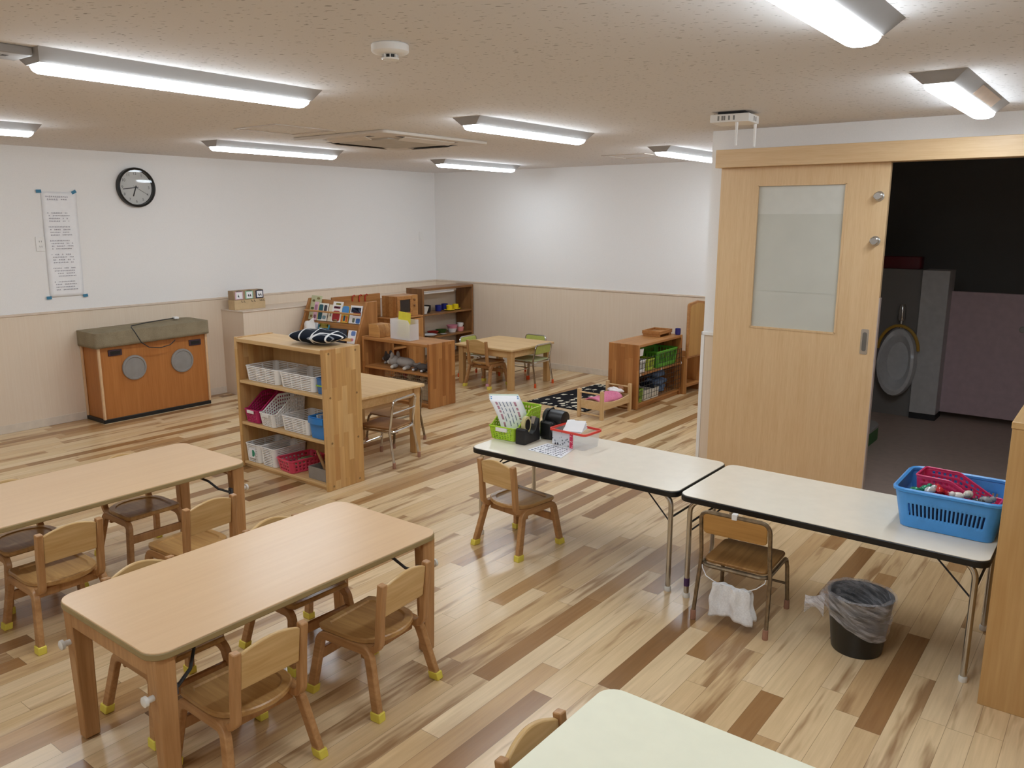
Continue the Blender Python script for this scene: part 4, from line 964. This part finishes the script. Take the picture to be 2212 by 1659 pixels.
# ------------------------------------------------------------------ toy kitchen, oven cabinet and dark shelf
kt = thing('toy_kitchen', 'wooden toy kitchen with tall back board behind the picture book rack', 'toy kitchen', (-7.085, 5.90, 0))
b = B(); b.box(0, .028, 0, .725, 0, .945); b.out('back_board', M['bwoody'], kt, .006)
b = B(); b.box(.028, .245, .02, .44, 0, .845); b.out('cabinet', M['bstave'], kt, .004)
b = B(); b.box(.028, .255, .01, .448, .845, .868); b.out('worktop', M['bwoody'], kt, .004)
for k, y in enumerate((.285, .385, .475)):
    t = thing('toy_ladle', ('left', 'middle', 'right')[k] + ' red hooked toy ladle handle on the toy kitchen back board', 'toy ladle', (-7.057, 5.90 + y, .868), 0, 'red toy ladles')
    b = B(); b.tube([(.012, 0, 0), (.012, .0, .05), (.014, .008, .075), (.018, .022, .082), (.018, .034, .070)], .007, n=8); b.out('handle', plain('#B5331E', .4), t)
ov = thing('toy_cabinet', 'brown toy cabinet with open compartments below the toy oven', 'toy cabinet', (-6.86, 6.36, 0))
b = B(); b.box(0, .02, 0, .49, 0, .70); b.out('back_panel', M['bwoody'], ov)
for y in (0, .23, .468):
    b = B(); b.box(.02, .26, y, y + .022, 0, .68); b.out('side_panel', M['bstave'], ov, .003)
b = B(); b.box(0, .275, -.005, .495, .68, .70); b.out('top_board', M['bwoody'], ov, .004)
for z in (.06, .36, .52):
    b = B(); b.box(.02, .255, .022, .23, z - .02, z); b.out('shelf_board', M['bwoody'], ov, .003)
b = B(); b.box(.26, .278, .236, .488, .02, .672); dr = b.out('door', M['bstave'], ov, .004)
b = B(); b.lathe([(.010, .278), (.014, .295), (.010, .30)], (0, .262, .40), 12, 'X'); b.out('knob', plain('#8A5A30', .5), dr)
mw = thing('toy_oven', 'wooden toy oven with dark window on the toy cabinet', 'toy oven', (-6.85, 6.45, .70))
b = B(); b.box(0, .225, 0, .36, 0, .24); b.out('body', staves(['#B67C44', '#A06A38', '#C08A50'], 'Y', .06, .4), mw, .004)
b = B()
for q in ((.005, .25, .004, .05), (.005, .25, .196, .236), (.005, .05, .05, .196), (.215, .255, .05, .196)): b.box(.226, .248, q[0], q[1], q[2], q[3])
dr = b.out('door', M['bwood'], mw, .003)
b = B(); b.box(.230, .238, .05, .215, .05, .196); b.out('window', plain('#2E2624', .3), dr)
b = B(); b.lathe([(.012, .225), (.014, .24), (.010, .244)], (0, .30, .185), 14, 'X'); b.lathe([(.012, .225), (.014, .24), (.010, .244)], (0, .30, .12), 14, 'X'); b.out('knob', M['dwood'], mw)
ds = case('tall_shelf', 'dark brown open shelf with toy cups and dishes in the far corner', 'shelf', -7.09, -6.815, 7.085, 8.035, .975, [.10, .375, .66], '+X', M['dwood'], M['dwoodz'], .030)
b = B(); b.tube([(.235, .06, .915), (.235, .60, .915)], .014, n=10); b.out('curtain_roll', M['paper'], ds)
def cup(name, label, x, y, z, r, h, c, group=None, saucer=False, handle=True, flare=.8):
    t = thing(name, label, name.split('_')[-1], (x, y, z), 0, group); m = plain(c, .35)
    b = B(); b.lathe([(r * flare, .0), (r * (flare + .08), h * .3), (r, h), (r * .9, h), (r * flare * .9, h * .15)], n=20); b.out('body', m, t)
    if handle: b = B(); b.tube([(0, r * .9 + d * .022, h * q) for d, q in ((0, .8), (.9, .78), (1.1, .5), (.8, .25), (-.1, .25))], .004, n=6); b.out('handle', m, t)
    if saucer: b = B(); b.lathe([(r * .7, .0), (r * 1.3, .006), (r * 1.75, .012), (r * 1.7, .015), (r * .8, .006)], n=24); b.out('saucer', m, t)
ZS = .66
cup('toy_bowl', 'white flared toy bowl at the left of the upper dark shelf level', -6.90, 7.20, ZS, .060, .085, '#E6E2DC', handle=False, flare=.55)
cup('toy_pot', 'black toy pot behind the white flared bowl', -7.00, 7.32, ZS, .075, .085, '#1A1818', flare=.85)
cup('toy_cup', 'left dark blue toy cup on the dark shelf', -6.97, 7.53, ZS, .042, .075, '#1A2478', 'blue and yellow toy cups', flare=.9)
cup('toy_cup', 'right dark blue toy cup behind the yellow cups', -7.00, 7.68, ZS, .042, .080, '#1A2478', 'blue and yellow toy cups', flare=.9)
cup('toy_cup', 'left yellow toy cup with saucer on the dark shelf', -6.90, 7.66, ZS, .040, .068, '#E2C81E', 'blue and yellow toy cups', True, flare=.8)
cup('toy_cup', 'right yellow toy cup with saucer on the dark shelf', -6.94, 7.82, ZS, .040, .068, '#E2C81E', 'blue and yellow toy cups', True, flare=.8)
ZS = .375
def dish(label, x, y, r, h, c, name='toy_plate', n=24):
    b = B(); b.lathe([(r * .55, 0), (r * .7, .004), (r, h), (r * .95, h), (r * .6, .008)], n=n); tag(b.out(name, plain(c, .35), None, loc=(x, y, ZS)), label, name.split('_')[-1], 'toy dishes on the lower dark shelf level')
dish('white fluted toy plate at the left of the lower dark shelf level', -6.90, 7.27, .105, .022, '#E2E2E4')
dish('red toy dish behind the white fluted plate', -6.98, 7.43, .075, .035, '#A82A26', 'toy_dish')
dish('dark green toy dish between the red dish and the pink bowl', -6.99, 7.60, .075, .04, '#46662E', 'toy_dish')
dish('small flat white toy saucer at the front of the lower dark shelf level', -6.86, 7.50, .045, .008, '#C9C4BE', 'toy_saucer')
cup('toy_bowl', 'white toy bowl under the pink bowl on the dark shelf', -6.92, 7.73, ZS, .062, .050, '#E4E2E2', handle=False, flare=.7)
cup('toy_bowl', 'pink toy bowl stacked on the white toy bowl', -6.92, 7.73, ZS + .051, .075, .040, '#D58AA0', handle=False, flare=.75)
cup('toy_cup', 'salmon pink toy cup at right of the lower dark shelf level', -6.92, 7.885, ZS, .048, .055, '#DB8B86', handle=False, flare=.85)
cup('toy_cup', 'white toy cup stacked on the salmon pink one', -6.92, 7.885, ZS + .056, .045, .050, '#E8E6E4', flare=.75)

# ------------------------------------------------------------------ right hand shelf by the wall edge
rs = case('low_shelf', 'brown low shelf with a wire grid front, behind the doll bed', 'shelf', -3.995, -3.665, 6.735, 7.665, .632, [.06, .345], '+X', M['bwoody'], M['bstave'], .028, wood('#A8743F', '#8A5A2C', 'Y', .6, .5))
b = B(); mesh_net(b, .02, .91, .085, .49, 17, 9, .334, .0022, 'Y'); b.out('wire_grid', M['black'], rs)
b = B()
for y, z in ((.03, .34), (.46, .34), (.90, .34)): b.tube([(.338, y, z - .01), (.343, y + .006, z), (.338, y, z + .012)], .003, n=6)
b.out('cable_ties', M['white'], rs)
basket('slotted_basket', 'white basket at the left of upper level behind the wire grid', (-3.80, 6.86, .345), 0, .22, .16, .12, M['whitep'], 'v', .92, rows=9)
basket('small_basket', 'small yellow-green basket between the white and the big green one', (-3.80, 7.05, .345), 0, .22, .14, .11, plain('#A8B93A', .45), 'v', .92, rows=9)
basket('crate_basket', 'big green slatted basket on the upper level behind the wire grid', (-3.815, 7.385, .345), 0, .26, .44, .16, M['greend'], 'v', .92, cell=.018, rows=9, rimr=.007)
def heap(name, label, cat, loc, sx, sy, sz, m, seed=0):
    b = B(); vs = b.ball((0, 0, 0), (1, 1, 1), 26); rnd = random.Random(seed); ph = [rnd.uniform(0, 6) for _ in range(6)]
    for v in vs:
        x, y, z = v.co; w = 1 + .12 * math.sin(5 * x + ph[0]) + .10 * math.sin(7 * y + ph[1] + 2 * z) + .05 * math.sin(13 * x + 9 * y + ph[2])
        v.co = Vector((x * sx * w, y * sy * w, max(0, (z * .75 + .4) * sz * w)))
    return tag(b.out(name, m, None, smooth=70, loc=loc), label, cat)
heap('folded_cloth', 'grey-mauve cloth lying in the white basket behind the wire grid', 'cloth', (-3.80, 6.86, .40), .09, .065, .10, knit_mat('#7E7078', '#655860', 60), 1)
b = B(); b.obox((0, 0, 0), (.003, .12, .07), Matrix.Rotation(.1, 3, 'Y')); tag(b.out('name_card', M['paper'], None, loc=(-3.70, 6.83, .545)), 'blank white card under the top board of the right shelf', 'card').parent = None
basket('small_basket', 'lime green basket at the left of the lower level behind the wire grid', (-3.78, 6.83, .06), 0, .20, .11, .125, M['lime'], 'v', .92, rows=9)
basket('card_box', 'left white box on the lower level behind the wire grid', (-3.77, 6.97, .06), 0, .19, .14, .105, plain('#DAD6CC', .6), 'n', .96, 'white boxes on the lower shelf level', rows=4)
basket('card_box', 'right white box on the lower level holding dark cloth', (-3.77, 7.13, .06), 0, .19, .15, .095, plain('#DAD6CC', .6), 'n', .96, 'white boxes on the lower shelf level', rows=4)
heap('folded_cloth', 'dark navy cloth in the right white box', 'cloth', (-3.77, 7.13, .085), .075, .058, .10, knit_mat('#262B3A', '#1A1E2A', 60), 2)
heap('folded_cloth', 'black cloth standing over the lime green basket', 'cloth', (-3.925, 6.85, .0605), .022, .055, .17, knit_mat('#2A2A30', '#1C1C20', 60), 3)
for k in range(3):
    heap('folded_jeans', ('bottom', 'middle', 'topmost')[k] + ' folded blue garment of the stack behind the wire grid', 'clothes', (-3.826, 7.405 - .012 * k, .0605 + .083 * k), .088, .158 - .015 * k, .057, knit_mat(('#8298BC', '#768CB0', '#6C80A2')[k], ('#62769C', '#586C90', '#506284')[k], 60), 4 + k)
ty = thing('wooden_tray', 'brown wooden tray stand lying on the right shelf top', 'tray', (-3.845, 7.47, .632), math.radians(3)); ty.scale = (.9, .85, .7)
b = B(); b.hexa([(-.13, -.17, .035), (.10, -.17, .035), (.10, .17, .035), (-.13, .17, .035)], [(-.13, -.17, .055), (.10, -.17, .055), (.10, .17, .055), (-.13, .17, .055)])
b.box(-.13, -.115, -.17, .17, .055, .085); b.box(.085, .10, -.17, .17, .055, .085); b.box(-.115, .085, -.17, -.155, .055, .085); b.box(-.115, .085, .155, .17, .055, .085); b.out('tray', M['bwoody'], ty, .003)
b = B(); b.box(-.12, .09, .10, .165, 0, .035); b.box(-.12, .09, -.165, -.15, 0, .035); b.out('feet_board', M['bwoody'], ty, .003)
cup('toy_cup', 'dark blue toy cup beside the arched wooden panel', -3.705, 7.63, .632, .028, .065, '#22226E', handle=False, flare=.95)
ap = thing('toy_dresser', 'wooden toy dresser with tall arched panel beside the wall edge', 'toy dresser', (-3.960, 7.70, 0), math.radians(-4))
b = B(); pts = [(0, .0), (.36, .0), (.36, .93)] + [(.36 - .06 * (1 - math.cos(a)), .93 + .03 * math.sin(a)) for a in [PI / 2 * k / 4 for k in range(1, 5)]] + [(.18, .975), (.06, .96)] + [(.06 * (1 - math.sin(a)), .93 + .03 * math.cos(a)) for a in [PI / 2 * k / 4 for k in range(1, 5)]]
ins = [(.035, .41), (.325, .41), (.325, .915), (.30, .93), (.18, .945), (.06, .93), (.035, .915)]
ol = [(0, .38), (.36, .38)] + pts[2:]
b.prism(ol, .325, .350, 'X')
b.out('arched_frame', M['bwood'], ap, .006)
b = B(); b.prism([(.03, .40), (.33, .40), (.33, .915), (.30, .935), (.18, .95), (.06, .935), (.03, .915)], .350, .3525, 'X'); b.out('panel_face', wood('#C69A5C', '#B48648', 'Z', .5, .45), ap)
for y in (0, .335):
    b = B(); b.box(0, .345, y, y + .025, 0, .40); b.out('side_panel', M['bstave'], ap, .003)
b = B(); b.box(0, .345, .025, .335, .075, .097); b.out('shelf_board', M['bwoody'], ap, .003)
b = B(); b.box(0, .012, .025, .335, .097, .40); b.out('back_panel', M['bwoody'], ap)

# ------------------------------------------------------------------ rug and doll bed
b = B(); rp = [(-4.725, 6.395), (-4.02, 6.365), (-4.015, 7.55), (-4.62, 7.58)]
b.prism(rp, .0005, .007); tag(b.out('rug', rug_mat(), None, .002), 'black rug with cream flecks on the floor by the doll bed', 'rug')
bd = thing('doll_bed', 'small pale wooden doll bed at the corner of the flecked rug', 'doll bed', (-3.845, 6.44, 0), math.radians(-2)); pw = wood('#D9B98C', '#C8A26E', 'Y', .8, .45); pz = wood('#D9B98C', '#C8A26E', 'Z', .8, .45)
for x in (-.125, .125):
    for y in (-.245, .235):
        b = B(); b.box(x - .016, x + .016, y - .016, y + .016, 0, .268); b.out('post', pz, bd, .005)
    b = B(); b.prism([(-.229, .085), (.219, .085), (.219, .165)] + [(.219 - .448 * k / 12, .165 - .022 * math.sin(PI * k / 12)) for k in range(1, 12)] + [(-.229, .165)], x - .007, x + .007, 'X'); b.out('side_rail', pw, bd, .002)
for y in (-.245, .235):
    b = B(); b.box(-.109, .109, y - .006, y + .006, .085, .165); b.out('end_board', pw, bd, .002)
    for z in (.235, .035):
        b = B(); b.tube([(-.110, y, z), (.110, y, z)], .008, n=8); b.out('rail', pw, bd)
b = B(); b.box(-.118, .118, -.229, .219, .088, .100); b.out('base_board', pw, bd)
b = B()
def dv(u_, v_): return (-.104 + .208 * u_, -.19 + .33 * v_, .138 + .052 * math.sin(PI * min(1, max(0, u_))) ** .6 * (.55 + .55 * v_) + .008 * math.sin(9 * v_ + 5 * u_))
b.grid(dv, 14, 18); tag(b.out('doll_quilt', knit_mat('#E592AC', '#CF7090', 110), None, smooth=70, solid=.014, loc=(-3.845, 6.44, 0)), 'pink checked quilt on the doll bed', 'quilt').rotation_euler = (0, 0, math.radians(-2))
heap('doll_pillow', 'white pillow at the head of the doll bed', 'pillow', (-3.838, 6.605, .185), .085, .035, .034, plain('#EFECEC', .8), 9)
heap('brown_doll', 'small brown doll tucked behind the white pillow', 'doll', (-3.80, 6.645, .195), .030, .018, .040, plain('#A0704E', .7), 10)

# ------------------------------------------------------------------ things on the white folding tables
TZ = .5312
basket('file_basket', 'lime green slope-sided basket on the far left white table', (-2.845, 3.735, TZ), math.radians(4), .185, .30, .165, M['greenb'], 'o', .90, hf=SLOPE, cell=.011, rows=13, handle=M['white'], r=.015)
pm = print_mat('#F1F2F6', ['#C98A98', '#8A9AB4', '#B0B6C6', '#6A7690'], 60, .45, .3)
for k in range(6):
    base = Vector((-2.828 + .003 * k, 3.745 - .011 * k, TZ + .012)); W_ = Vector((.044, .066, -.006)); Lv = Vector((-.118 + .007 * k, .0, .225 - .008 * (k % 3)))
    b = B()
    def pg(u_, v_): return base * 0 + W_ * (2 * u_ - 1) * (1.0 + .18 * v_) + Lv * v_ + Vector((.035 * (1 - v_) * v_ * 2, 0, 0)) + Vector((0, -.004 * math.sin(3 * u_), 0))
    b.grid(pg, 8, 10)
    m_ = plain(('#C9D6C4', '#F2F2F5', '#E9ECF4', '#F4F4F6', '#F4F4F6', '#F6F6F8')[k], .6, var=.02)
    o = b.out('paper_sheet', m_, None, smooth=60, solid=.0008, loc=base); tag(o, ('pale green rearmost', 'second white', 'third white', 'fourth white', 'printed red and grey', 'front plain white')[k] + ' sheet leaning in the lime green basket', 'paper', 'papers in the green basket')
    def over(nm_, u0, u1, v0, v1, m2, nu=2, nv=8):
        b = B(); nn = W_.cross(Lv).normalized() * .0012
        b.grid(lambda u_, v_: pg(u0 + (u1 - u0) * u_, v0 + (v1 - v0) * v_) + nn, nu, nv); b.out(nm_, m2, o, solid=.0004)
    if k in (3, 4):
        over('blue_stripe', .03, .07, .05, .98, plain('#3E7FB8', .5)); over('blue_stripe', .92, .97, .05, .98, plain('#3E7FB8', .5))
    if k == 5:
        rn = random.Random(4)
        for col in range(6):
            u0 = .14 + col * .125; v0 = .93
            while v0 > .35:
                L_ = rn.uniform(.05, .16); over('print_line', u0, u0 + (.07 if col in (0, 5) else .03), v0 - L_, v0, plain('#C08A9A' if col in (0, 5) else '#8C94A8', .6), 1, 3); v0 -= L_ + rn.uniform(.02, .08)
        over('red_mark', .02, .12, .06, .22, plain('#B03048', .5))
td = thing('tape_dispenser', 'black desk tape dispenser beside the lime green basket', 'tape dispenser', (-2.700, 3.662, TZ), math.radians(3)); td.scale = (.9, .74, 1.0)
b = B(); b.prism([(-.11, 0), (.11, 0), (.112, .03), (.105, .125), (.090, .135), (.045, .070), (.0, .052), (-.040, .060), (-.072, .090), (-.095, .092), (-.105, .085)], -.036, .036, 'X'); b.out('body', plain('#1C1B1C', .45), td, .004)
b = B(); b.lathe([(.034, -.012), (.050, -.012), (.050, .012), (.034, .012), (.034, -.012)], (0, -.025, .105), 28, 'X', caps=False); b.out('tape_roll', plain('#C9BE88', .4), td)
b = B(); b.lathe([(.034, -.014), (.034, .014)], (0, -.025, .105), 24, 'X'); b.out('hub', M['black'], td)
b = B(); b.obox((0, .075, .118), (.03, .006, .05), Matrix.Rotation(math.radians(-35), 3, 'X')); b.out('cutter', M['steel'], td)
ps = thing('pencil_sharpener', 'black rounded desk machine with a drum top behind the tape dispenser', 'sharpener', (-2.649, 3.834, TZ), 0)
b = B(); b.prism(rrect(-.047, .047, -.070, .070, .02, 5), 0, .105); b.out('body', plain('#151516', .4), ps, .010)
b = B(); b.lathe([(.040, -.06), (.050, -.055), (.050, .055), (.046, .075), (.02, .08)], (.005, .02, .115), 26, 'X'); b.out('drum', plain('#19191A', .4), ps)
b = B(); b.tube([(-.02, -.06, .105), (-.02, -.02, .16), (-.02, .04, .168), (-.02, .075, .12)], .006, n=6); b.out('strap', M['black'], ps)
cb = thing('clear_box', 'clear plastic box with a red rim holding papers', 'box', (-2.437, 3.765, TZ), math.radians(-3))
cl = NT('clear_plastic'); cl.b.inputs['Alpha'].default_value = .16; clm = cl.fin(lin('#DCE0E6'), .12, 0, .6)
lp = loop_pts(.245, .165, .02, .03); n = len(lp); b = B()
V = b.grid(lambda u_, v_: (lp[int(round(u_ * n)) % n][0] * (.90 + .10 * v_), lp[int(round(u_ * n)) % n][1] * (.90 + .10 * v_), .002 + .092 * v_), n, 4, closed=True); b.bm.faces.new([V[i][0] for i in range(n)]); b.out('tub', clm, cb, solid=.002)
b = B(); b.sweep([(q[0] * 1.02, q[1] * 1.02, .094) for q in lp], [(-.006, -.004), (.006, -.004), (.006, .004), (-.006, .004)], closed=True, side=(0, 0, 1)); b.out('rim', plain('#E2463A', .4), cb)
b = B(); b.box(.020, .040, -.0845, -.080, .006, .098); b.out('red_strip', print_mat('#D23A5A', ['#F0C0C8', '#B0203A'], 130, .4), cb)
tag_m = print_mat('#E9EAEE', ['#4A5060', '#8A90A0', '#2A2E3A'], 70, .35, 1.0)
b = B(); b.obox((-.05, -.068, .048), (.125, .002, .08), Matrix.Rotation(-.10, 3, 'X')); tag(b.out('printed_card', tag_m, None, loc=(-2.437, 3.765, TZ)), 'printed card standing inside the clear box front', 'card')
for k in range(4):
    mr = Matrix.Rotation(.16 * k - .1, 3, 'Z'); mt = Matrix.Rotation(-.25, 3, 'Z') @ Matrix.Rotation(math.radians(34), 3, 'X') @ Matrix.Rotation(.22, 3, 'Y')
    b = B(); b.obox((0, 0, 0), (.115, .085, .0014), mt @ mr); q = mt @ Vector((0, 0, .006 * k))
    tag(b.out('paper_slip', M['paper'], None, loc=(-2.445 + q.x, 3.775 + q.y, TZ + .098 + q.z)), ('lowest', 'second', 'third', 'uppermost')[k] + ' white slip piled in the red-rimmed clear box', 'paper', 'white slips in the clear box')
b = B(); b.prism([(-2.598, 3.524), (-2.359, 3.505), (-2.400, 3.700), (-2.587, 3.700)], TZ + .0004, TZ + .0012)
o = tag(b.out('printed_sheet', plain('#F0F1F5', .6, var=.02), None), 'printed sheet of small figures lying before the clear box', 'paper')
b = B(); rnd = random.Random(5)
for i in range(11):
    for j in range(6):
        if rnd.random() < .12: continue
        u_, v_ = (i + .5) / 11, (j + .5) / 6; x = -2.588 + .215 * u_ + .012 * v_ * (1 - u_) - .035 * v_ * u_; y = 3.526 - .017 * u_ + .165 * v_
        s_ = rnd.uniform(.0045, .0085); b.prism([(x + s_ * rnd.uniform(.7, 1.3) * math.cos(a), y + s_ * math.sin(a)) for a in [2 * PI * k / 5 for k in range(5)]], TZ + .0012, TZ + .0015)
b.out('printed_figures', plain('#4A4F60', .7, var=.4, scale=60), o)

# big blue basket with the pink basket and toys
BX, BY = -.505, 3.735
basket('wash_basket', 'big blue plastic basket on the right end of the white table', (BX, BY, TZ), 0, .405, .375, .165, M['bluebig'], 'v', .86, cell=.008, rows=12, rimr=.010, r=.045, band=(4, 7))
basket('file_basket', 'pink slope-sided basket lying inside the big blue basket', (BX + .01, BY + .045, TZ + .035), math.radians(86), .155, .31, .155, plain('#CC3468', .4), 'o', .92, hf=SLOPE, cell=.011, rows=13, r=.015)
heapc = ['#1F7A5A', '#2E8A6A', '#C21F2C', '#A8182A', '#E9E2DA', '#D9D2C4', '#3A3C40', '#8A8E90', '#C8CCD0']
spots = [(-.135, -.085), (-.10, -.065), (-.045, -.085), (-.015, -.060), (.025, -.085), (.06, -.07), (.095, -.09), (.125, -.075), (-.075, -.11)]
nm = ['emerald green', 'pale green', 'bright red', 'dark red', 'white', 'cream', 'black', 'grey', 'silver']
for k, (dx, dy) in enumerate(spots):
    t = thing('tinsel_toy', nm[k] + ' shiny toy lying in front part of the blue basket', 'toy', (BX + dx, BY + dy, TZ + .140 + .010 * (k % 3)), k * .9, 'shiny toys in the blue basket')
    b = B(); b.ball((0, 0, 0), (.026, .018, .016), 12); b.out('piece', plain(heapc[k], .25, .3 if k in (0, 1, 8) else 0), t)
    b = B(); b.ball((.024, .006, .008), (.013, .012, .012), 10); b.out('piece_end', plain(heapc[k], .25, .3 if k in (0, 1, 8) else 0), t)
b = B(); b.box(-.140, .140, -.110, -.005, 0, .112); tag(b.out('cloth_layer', knit_mat('#44506A', '#2C3446', 60), None, .01, loc=(BX, BY - .04, TZ + .004)), 'dark cloth under the shiny toys in the blue basket', 'cloth')

# ------------------------------------------------------------------ waste bin with a plastic bag
wbx, wby = -.765, 3.42
bn = thing('waste_bin', 'black round waste bin lined with a clear bag under the white table', 'bin', (wbx, wby, 0))
b = B(); b.lathe([(.098, .0), (.102, .006), (.129, .246), (.132, .250), (.126, .250), (.100, .012)], n=40, caps=False); b.lathe([(.0, .010), (.100, .0101)], n=40, caps=False); b.out('bucket', plain('#171717', .35), bn)
bg = thing('bin_bag', 'clear plastic bag folded over the black bin, knotted at its left', 'bag', (wbx, wby, 0))
b = B(); nb = 72; rnd = random.Random(2); ph = [rnd.uniform(0, 6.3) for _ in range(8)]
def bagf(u_, v_):
    a = 2 * PI * u_; q = math.cos(a - math.radians(195))          # toward the knot
    drop = .125 + .035 * math.cos(a + .5) + .018 * math.cos(2 * a + 1)
    z = .258 - drop * v_; wr = .0022 * math.sin(9 * a + ph[0] + 5 * v_) + .0016 * math.sin(17 * a + ph[1] - 7 * v_) + .0018 * math.sin(3 * a + 14 * v_)
    r_ = .1095 + .027 * z / .246 + wr + .001 * math.sin(PI * v_) + .030 * max(0, q) ** 8 * math.sin(PI * min(1, v_ * 1.1))
    return (r_ * math.cos(a), r_ * math.sin(a), z)
V = b.grid(bagf, nb, 18, closed=True)
def inf(u_, v_):
    a = 2 * PI * u_; r_ = .119 - .024 * v_ + .004 * math.sin(7 * a + ph[3] + 6 * v_); return (r_ * math.cos(a), r_ * math.sin(a), .258 - .20 * v_)
b.grid(inf, nb, 12, closed=True)
b.grid(lambda u_, v_: tuple(p * (1 - v_) + q * v_ for p, q in zip(bagf(u_, 0), inf(u_, 0))), nb, 2, closed=True)
bmesh.ops.remove_doubles(b.bm, verts=b.bm.verts[:], dist=.0004)
film = film_mat('bag_film', '#E4E1E4', .27, .16)
b.out('liner', film, bg, smooth=80)
ka = math.radians(195); kx, ky = math.cos(ka), math.sin(ka)
b = B()
def kf(u_, v_):
    a = 2 * PI * u_; r_ = (.030 * (1 - v_) ** 2 + .010 + .030 * max(0, v_ - .45) ** 1.2 * (1 + .45 * math.sin(3 * a + 1) + .3 * math.sin(7 * a)))
    d = .140 + .080 * v_; return (kx * d - ky * r_ * math.cos(a), ky * d + kx * r_ * math.cos(a), .168 + .012 * math.sin(4 * v_) + r_ * math.sin(a) * 1.3)
b.grid(kf, 22, 12, closed=True); b.out('knot', film_mat('knot_film', '#EDEAEE', .45, .2), bg, smooth=80)

# ------------------------------------------------------------------ wooden cabinet at the right edge
rc = thing('cabinet', 'tall plain wooden cabinet end at the right edge, beside the white table', 'cabinet', (-.287, 3.272, 0))
cw = wood('#CBA36C', '#B88C54', 'Z', .7, .4)
b = B(); b.box(0, .40, 0, .022, 0, 1.078); b.out('end_panel', cw, rc, .002)
b = B(); b.box(0, .022, .022, 1.10, 0, 1.078); b.out('side_panel', cw, rc, .002)
b = B(); b.box(.378, .40, .022, 1.10, 0, 1.078); b.out('side_panel', cw, rc, .002)
b = B(); b.box(.022, .378, 1.078, 1.10, 0, 1.078); b.out('end_panel', cw, rc, .002)
b = B(); b.box(-.003, .403, -.003, 1.103, 1.078, 1.103); b.out('top_board', wood('#D2AC76', '#BF945C', 'Y', .7, .4), rc, .003)
